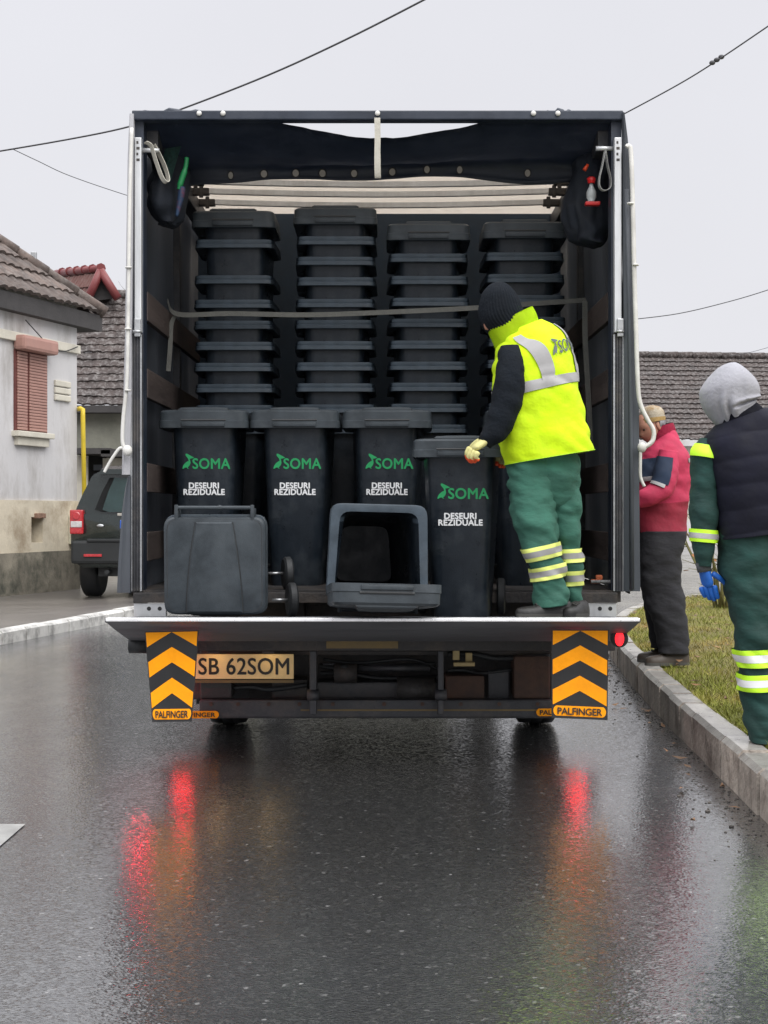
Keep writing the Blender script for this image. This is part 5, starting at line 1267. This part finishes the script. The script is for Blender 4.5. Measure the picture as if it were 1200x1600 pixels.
def vpatch(path, wd):       # path of (s,t) on the visible back, s = 0 left .. 1 right
    bm = bmesh.new(); pts = smoothpts([Vector((a, b, 0)) for a, b in path], 6); prev = None
    for i, p in enumerate(pts):
        row = [bm.verts.new(VL.pt(p.y, math.pi + math.pi * (p.x + sgn * wd / 2), .007, vw)) for sgn in (-1, 1)]
        if prev: f = bm.faces.new((prev[0], prev[1], row[1], row[0])); f.smooth = True
        prev = row
    obj('reflective_tape', finish(bm), M['reflect'], vest)
vpatch([(.40, .72), (.44, 1.2), (.50, 1.8), (.535, 2.4), (.55, 3.0), (.555, 3.4)], .085)
vpatch([(.86, .75), (.87, 1.2), (.885, 1.8), (.90, 2.5), (.905, 3.4)], .075)
bm = bmesh.new()
logo(bm, lambda v: VL.pt(2.50 - v.y * .72 - v.x * .03, math.pi + math.pi * (.60 + v.x * .098), .0085 + v.z, vw), 0, 1.0)
obj('vest_print', finish(bm), mat('dark_grey_print', (.10, .12, .12), .6), vest)
CL = Loft([RG((774, 546), (842, 503), .10, d), RG((768, 532), (838, 492), .098, d), RG((761, 516), (832, 479), .094, d)], .9)
bm = bmesh.new(); CL.build(bm, n=14, seg=36, cap=(False, False), wr=wrinkle(.004, 9, 9, 2)); bmesh.ops.solidify(bm, geom=bm.faces[:], thickness=.012); obj('collar', finish(bm), M['hivis'], vest)
# black knitted hood / hat over the head
HL = Loft([RG((788, 536), (822, 512), .075, d), RG((764, 522), (822, 494), .095, d), RG((752, 508), (815, 480), .108, d), RG((747, 488), (811, 468), .108, d), RG((752, 462), (803, 455), .095, d), RG((764, 446), (792, 444), .06, d), RG((776, 440.5), (781, 440.5), .012, d)], 1.0)
bm = bmesh.new(); hw_ = wrinkle(.004, 12, 12, 4); HL.build(bm, n=36, seg=168, wr=lambda p, t, a: hw_(p, t, a) + .0018 * math.sin(a * 42)); obj('hat', finish(bm), M['black_cloth'], body)
# sleeves
aw = wrinkle(.008, 8, 13, 5, .010)
AL = Loft([RG((782, 541), (812, 540), .06, d - .10), RG((776, 562), (818, 566), .078, d - .13), RG((773, 592), (820, 592), .08, d - .15), RG((769, 622), (816, 626), .078, d - .16), RG((762, 650), (806, 656), .072, d - .165), RG((754, 672), (790, 684), .062, d - .16), RG((747, 684), (768, 702), .05, d - .15)])
bm = bmesh.new(); AL.build(bm, n=46, wr=aw); obj('sleeve', finish(bm), M['black_cloth'], body)
AR = Loft([RG((850, 530), (886, 545), .07, d + .10), RG((840, 580), (880, 590), .07, d + .17), RG((810, 640), (850, 650), .06, d + .2), RG((788, 685), (808, 695), .045, d + .2)])
bm = bmesh.new(); AR.build(bm, n=30, wr=aw); obj('sleeve', finish(bm), M['black_cloth'], body)
pc = hand_geo(P(763, 685, d - .16), Vector((-.80, -.25, -.60)), Vector((-.45, -.60, .66)), 1.5, -1, 1.15)
glove(pc, [M['glove_cream'], M['glove_orange']], body, True)
pc = hand_geo(P(796, 692, d + .2), Vector((-.5, .1, -1)), Vector((-.3, .8, .3)), 1.0, 1, 1.0); glove(pc, [M['glove_cream'], M['glove_orange']], body, True)
hA = P(893, 960, d); hA.z = fz; tA = P(806, 960, d - .05); tA.z = plat_z(d - .05)
shoe(hA, tA, .044, .066, M['shoe'], body)
hB = P(914, 960, d + .1); hB.z = plat_z(d + .1); tB = P(884, 960, d - .06); tB.z = plat_z(d - .06)
shoe(hB, tB, .044, .066, M['shoe'], body)

# ---- man in the raspberry jacket on the kerb
d = 9.74
rb = person(dict(pelvis=P(1035, 845, d), belly=P(1035, 790, d), chest=P(1038, 725, d), neck=P(1030, 685, d), skull=P(1022, 665, d), sh_l=P(1045, 715, d - .18), el_l=P(1035, 770, d - .22), wr_l=P(1000, 790, d - .2),
                 sh_r=P(1040, 712, d + .15), el_r=P(1020, 770, d + .2), wr_r=P(990, 785, d + .1), hip_l=P(1033, 850, d - .06), kn_l=P(1033, 930, d - .06), an_l=P(1052, 1015, d - .06), to_l=P(1012, 1030, d - .06),
                 hip_r=P(1033, 850, d + .08), kn_r=P(1030, 930, d + .08), an_r=P(1040, 1010, d + .1), to_r=P(1005, 1025, d + .1)), P(1018, 667, d), Matrix.Rotation(R(-68), 3, 'Z') @ Matrix.Rotation(R(28), 3, 'X'),
            'man in a raspberry jacket and patterned hat standing on the kerb beside the truck')
jw = wrinkle(.010, 7, 10, 21, .014)
JL = Loft([RG((1020, 690), (1052, 670), .085, d), RG((1006, 702), (1066, 695), .15, d), RG((994, 725), (1077, 716), .175, d), RG((986, 755), (1079.5, 745), .175, d), RG((988, 785), (1075, 778), .165, d), RG((991, 812), (1072.5, 805), .16, d), RG((993, 838), (1072.5, 836), .16, d)], .85)
bm = bmesh.new(); JL.build(bm, n=56, seg=40, wr=jw, mif=lambda t, a: 1 if t > 4.15 else 0); jk = obj('jacket', finish(bm), [M['red_cloth'], M['crimson']], rb)
bm = bmesh.new(); JL.build(bm, 2.0, 2.25, 3, 12, .006, 1.78 * math.pi, 1.98 * math.pi, jw, 0, (False, False)); obj('reflective_tape', finish(bm), M['reflect'], jk)
SL = Loft([RG((1030, 702), (1060, 706), .07, d - .15), RG((1024, 730), (1060, 738), .075, d - .2), RG((1016, 756), (1050, 772), .072, d - .23), RG((1003, 765), (1022, 790), .062, d - .24), RG((990, 770), (998, 793), .05, d - .22)])
bm = bmesh.new(); SL.build(bm, n=36, wr=wrinkle(.008, 8, 10, 4, .01)); sl_ = obj('sleeve', finish(bm), M['red_cloth'], rb)
bm = bmesh.new(); SL.build(bm, .45, 1.75, 8, 14, .008, 1.0 * math.pi, 1.55 * math.pi, wrinkle(.008, 8, 10, 4, .01), 0, (False, False)); SL.build(bm, 1.75, 1.95, 3, 14, .008, 1.05 * math.pi, 1.5 * math.pi, wrinkle(.008, 8, 10, 4, .01), 1, (False, False)); obj('sleeve_panel', finish(bm), [M['navy'], M['reflect']], sl_)
bm = bmesh.new()
NP = [(1003, 722), (1033, 711), (1035, 742), (1024, 753), (1012, 745)]
def proj(px, py, dd): return P(px, py, dd)
bm2 = bmesh.new(); 
for t0, t1, mi_ in ((1.75, 2.75, 0), (2.75, 2.98, 1)): JL.build(bm2, t0, t1, 6, 12, .014, 1.10 * math.pi, 1.47 * math.pi, jw, mi_, (False, False))
obj('chest_panel', finish(bm2), [M['navy'], M['reflect']], jk); bm.free()
JC = Loft([RG((1018, 692), (1056, 676), .088, d), RG((1020, 680), (1054, 667), .084, d), RG((1023, 668), (1051, 660), .078, d)], .9)
bm = bmesh.new(); JC.build(bm, n=12, seg=30, cap=(False, False)); bmesh.ops.solidify(bm, geom=bm.faces[:], thickness=.014); obj('collar', finish(bm), M['red_cloth'], jk)
CP = Loft([RG((999, 664), (1038, 657), .088, d), RG((998, 655), (1038, 650), .09, d), RG((999, 645), (1036.5, 642), .086, d), RG((1004, 637.5), (1031, 636), .065, d), RG((1014, 633.5), (1022, 633.5), .02, d)], 1.0)
bm = bmesh.new(); CP.build(bm, n=26, seg=28, wr=wrinkle(.004, 12, 12, 6)); CP.build(bm, .1, .9, 4, 28, .006, cap=(False, False), mi=1); obj('hat', finish(bm), [M['camo'], mat('tan_hat_band', (.36, .24, .09), .9, 0, .3, 30)], rb)
HR_ = Loft([RG((1014, 675), (1038, 672), .07, d), RG((1010, 664), (1039, 661), .083, d), RG((1008, 655), (1037, 653), .08, d)], .9)
bm = bmesh.new(); HR_.build(bm, n=10, seg=26, wr=wrinkle(.004, 30, 30, 1), a0=1.55 * math.pi, a1=2.45 * math.pi); obj('hair', finish(bm), M['hair'], rb)
tw = wrinkle(.011, 7, 10, 31, .014)
TL = Loft([RG((999, 830), (1073, 830), .13, d - .05), RG((998, 865), (1064, 862), .125, d - .06), RG((1000, 900), (1064, 896), .115, d - .06), RG((1005, 930), (1068, 926), .105, d - .06), RG((1014, 955), (1071, 950), .10, d - .07), RG((1024, 985), (1074, 982), .095, d - .07), RG((1029, 1020), (1076, 1022), .095, d - .07)])
TR = Loft([RG((1001, 830), (1070, 830), .12, d + .09), RG((1000, 880), (1060, 880), .115, d + .1), RG((1006, 940), (1058, 936), .10, d + .12), RG((1014, 985), (1060, 982), .09, d + .14), RG((1018, 1012), (1062, 1014), .09, d + .14)])
bm = bmesh.new(); TL.build(bm, n=50, wr=tw); TR.build(bm, n=40, wr=tw); obj('trousers', finish(bm), M['charcoal'], rb)
def gp(px, dd, z=.192): return Vector(((px - 600) / F * dd, dd, z))
shoe(gp(1076, d - .07), gp(1008, d - .12), .05, .09, M['brown_shoe'], rb); shoe(gp(1060, d + .14), gp(996, d + .12), .05, .09, M['brown_shoe'], rb)
pc = hand_geo(P(996, 781, d - .2), Vector((-1, .1, .1)), Vector((.1, -.6, .8)), 1.0, 1, 1.0); glove(pc, [M['black_cloth']], rb)
pc = hand_geo(P(992, 786, d + .1), Vector((-1, -.1, .1)), Vector((.1, .6, .8)), 1.0, -1, 1.0); glove(pc, [M['black_cloth']], rb)

# ---- man with the grey hood and navy quilted gilet
d = 6.40
gb_ = person(dict(pelvis=P(1190, 850, d), belly=P(1185, 790, d), chest=P(1180, 710, d), neck=P(1158, 660, d), skull=P(1145, 640, d), sh_l=P(1105, 700, d), el_l=P(1100, 790, d), wr_l=P(1100, 880, d),
                  sh_r=P(1255, 695, d), el_r=P(1268, 790, d), wr_r=P(1262, 880, d - .05), hip_l=P(1165, 860, d), kn_l=P(1178, 1000, d), an_l=P(1190, 1140, d), to_l=P(1190, 1160, d + .12),
                  hip_r=P(1215, 860, d), kn_r=P(1225, 1000, d), an_r=P(1228, 1135, d), to_r=P(1232, 1155, d + .14)), P(1141, 630, d + .02), Matrix.Rotation(R(168), 3, 'Z') @ Matrix.Rotation(R(12), 3, 'X'),
             'man with a pale grey hood and navy quilted gilet seen from behind at right')
HO = Loft([RG((1122, 668), (1180, 640), .11, d), RG((1112, 656), (1180, 628), .13, d), RG((1099, 638), (1183, 622), .145, d), RG((1093.5, 617), (1185.5, 611), .15, d), RG((1098, 603), (1181, 598), .15, d), RG((1109, 588), (1172, 586), .135, d), RG((1122, 575), (1160, 575), .10, d), RG((1134, 568.5), (1152, 568.5), .05, d), RG((1142, 566.5), (1146, 566.5), .01, d)], .95)
def hoodw(p, t, a):
    v = .004 * noise.noise(p * 7) + .0015 * noise.noise(p * 21)
    s = (a - math.pi) / math.pi
    if 0 < s < 1:
        v += -.012 * math.exp(-((s - .20 - .04 * t) / .03) ** 2) * math.exp(-((t - 1.6) / 1.2) ** 2)
        v += .010 * math.exp(-((s - .27 - .04 * t) / .04) ** 2) * math.exp(-((t - 1.6) / 1.2) ** 2)
        v += -.024 * math.exp(-((s - .33 - .03 * t) / .03) ** 2) * math.exp(-((t - 1.2) / 1.1) ** 2)
        v += .014 * math.exp(-((s - .42 - .02 * t) / .05) ** 2) * math.exp(-((t - 1.3) / 1.0) ** 2)
        v += -.020 * math.exp(-((t - 1.45 - .7 * (s - .5)) / .16) ** 2) * (1 / (1 + math.exp(-(s - .45) * 40)))
        v += .010 * math.exp(-((t - 1.9 - .7 * (s - .5)) / .25) ** 2) * (1 / (1 + math.exp(-(s - .5) * 40)))
        v += .006 * math.exp(-((s - .60) / .02) ** 2) * (t > 2)
    return v
bm = bmesh.new(); HO.build(bm, n=90, seg=96, wr=hoodw); obj('hood', finish(bm), M['grey_fleece'], gb_)
GV = Loft([RG((1122, 662), (1186, 634), .12, d), RG((1112, 672), (1225, 648), .14, d), RG((1099, 690), (1254, 682), .165, d), RG((1102, 722), (1262, 716), .185, d), RG((1110, 755), (1262, 750), .185, d), RG((1117, 790), (1258, 784), .18, d), RG((1121, 820), (1254, 806), .175, d), RG((1126, 843), (1250, 826), .17, d)], .8)
def puff(p, t, a):
    z = p.z - .16 * p.x + .012 * noise.noise(p * 5)
    ph = (z * 9.3) % 1.0; return .006 * (math.sin(math.pi * ph) ** .6) - .005 + .009 * noise.noise(p * 6) + .006 * abs(noise.noise(Vector((p.x * 9 + p.z * 9, p.y * 9, p.z * 16)))) + .005 * noise.noise(Vector((p.x * 18, p.y * 18, p.z * 6)))
bm = bmesh.new(); GV.build(bm, .3, 7, n=90, seg=48, wr=puff); gil = obj('gilet', finish(bm), M['navy_puffer'], gb_)
GC = Loft([RG((1122, 672), (1200, 648), .13, d), RG((1120, 660), (1186, 634), .125, d), RG((1123, 652), (1180, 628), .115, d)], .9)
bm = bmesh.new(); GC.build(bm, n=12, seg=32, cap=(False, False), wr=wrinkle(.004, 9, 9, 1)); bmesh.ops.solidify(bm, geom=bm.faces[:], thickness=.014); obj('collar', finish(bm), M['navy_puffer'], gil)
sw = wrinkle(.009, 8, 12, 41, .012)
A3 = Loft([RG((1094, 684), (1118, 690), .05, d), RG((1082, 705), (1120, 712), .075, d), RG((1080, 740), (1121, 745), .08, d), RG((1079, 780), (1121, 783), .078, d), RG((1080, 815), (1120, 818), .072, d), RG((1081, 845), (1116, 848), .066, d), RG((1086, 870), (1112, 872), .055, d), RG((1089, 884), (1109, 885), .045, d)])
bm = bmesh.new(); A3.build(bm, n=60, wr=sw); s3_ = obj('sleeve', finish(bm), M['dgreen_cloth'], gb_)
bm = bmesh.new(); band(A3, bm, 4.68, .34, .009, (0, 1, 0), wr=sw); A3.build(bm, .55, 1.25, 8, 16, .012, 1.08 * math.pi, 1.72 * math.pi, sw, 0, (False, False)); obj('reflective_bands', finish(bm), [M['lime'], M['reflect']], s3_)
bm = bmesh.new(); tube(bm, [P(1098.5, 878, d), P(1101, 893, d)], [.034, .031], 20); obj('cuff', finish(bm), mat('grey_knit_cuff', (.07, .075, .08), .9, bump=.4), s3_)
A4 = Loft([RG((1238, 690), (1268, 684), .05, d), RG((1245, 720), (1285, 715), .078, d), RG((1248, 790), (1288, 790), .076, d - .02), RG((1246, 850), (1280, 850), .062, d - .05), RG((1250, 885), (1272, 885), .045, d - .06)])
bm = bmesh.new(); A4.build(bm, n=40, wr=sw); obj('sleeve', finish(bm), M['dgreen_cloth'], gb_)
pc = hand_geo(P(1100, 889, d), Vector((.24, .12, -1)), Vector((-.55, -.83, 0)), .38, 1, 1.02); glove(pc, [M['glove_blue']], gb_)
pc = hand_geo(P(1262, 888, d - .06), Vector((0, .1, -1)), Vector((.5, -.85, 0)), .8, -1, 1.1); glove(pc, [M['glove_blue']], gb_)
gw = wrinkle(.013, 7, 9, 51, .026)
G1 = Loft([RG((1124, 828), (1206, 818), .13, d), RG((1128, 870), (1207, 866), .135, d), RG((1135, 915), (1208, 910), .125, d), RG((1144, 965), (1210, 962), .115, d), RG((1152, 1010), (1212, 1006), .105, d), RG((1158, 1060), (1214, 1056), .10, d), RG((1162, 1105), (1215, 1102), .10, d), RG((1168, 1142), (1217, 1142), .095, d), RG((1171, 1158), (1218, 1158), .095, d)])
G2 = Loft([RG((1186, 826), (1254, 818), .13, d), RG((1196, 870), (1256, 866), .13, d), RG((1206, 965), (1262, 962), .115, d), RG((1212, 1060), (1262, 1056), .10, d), RG((1216, 1150), (1262, 1150), .095, d)])
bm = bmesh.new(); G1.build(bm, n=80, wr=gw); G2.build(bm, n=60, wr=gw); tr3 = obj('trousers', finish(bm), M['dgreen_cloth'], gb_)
bm = bmesh.new(); band(G1, bm, 4.36, .27, .012, (0, 1, 0), wr=gw); band(G1, bm, 5.12, .27, .012, (0, 1, 0), wr=gw); band(G2, bm, 2.63, .13, .012, (0, 1, 0), wr=gw); band(G2, bm, 3.02, .13, .012, (0, 1, 0), wr=gw)
obj('reflective_bands', finish(bm), [M['lime'], M['white_ink']], tr3)
shoe(gp(1194, 6.34), gp(1190, 6.62), .05, .10, M['shoe'], gb_); shoe(gp(1240, 6.36), gp(1244, 6.64), .05, .10, M['shoe'], gb_)
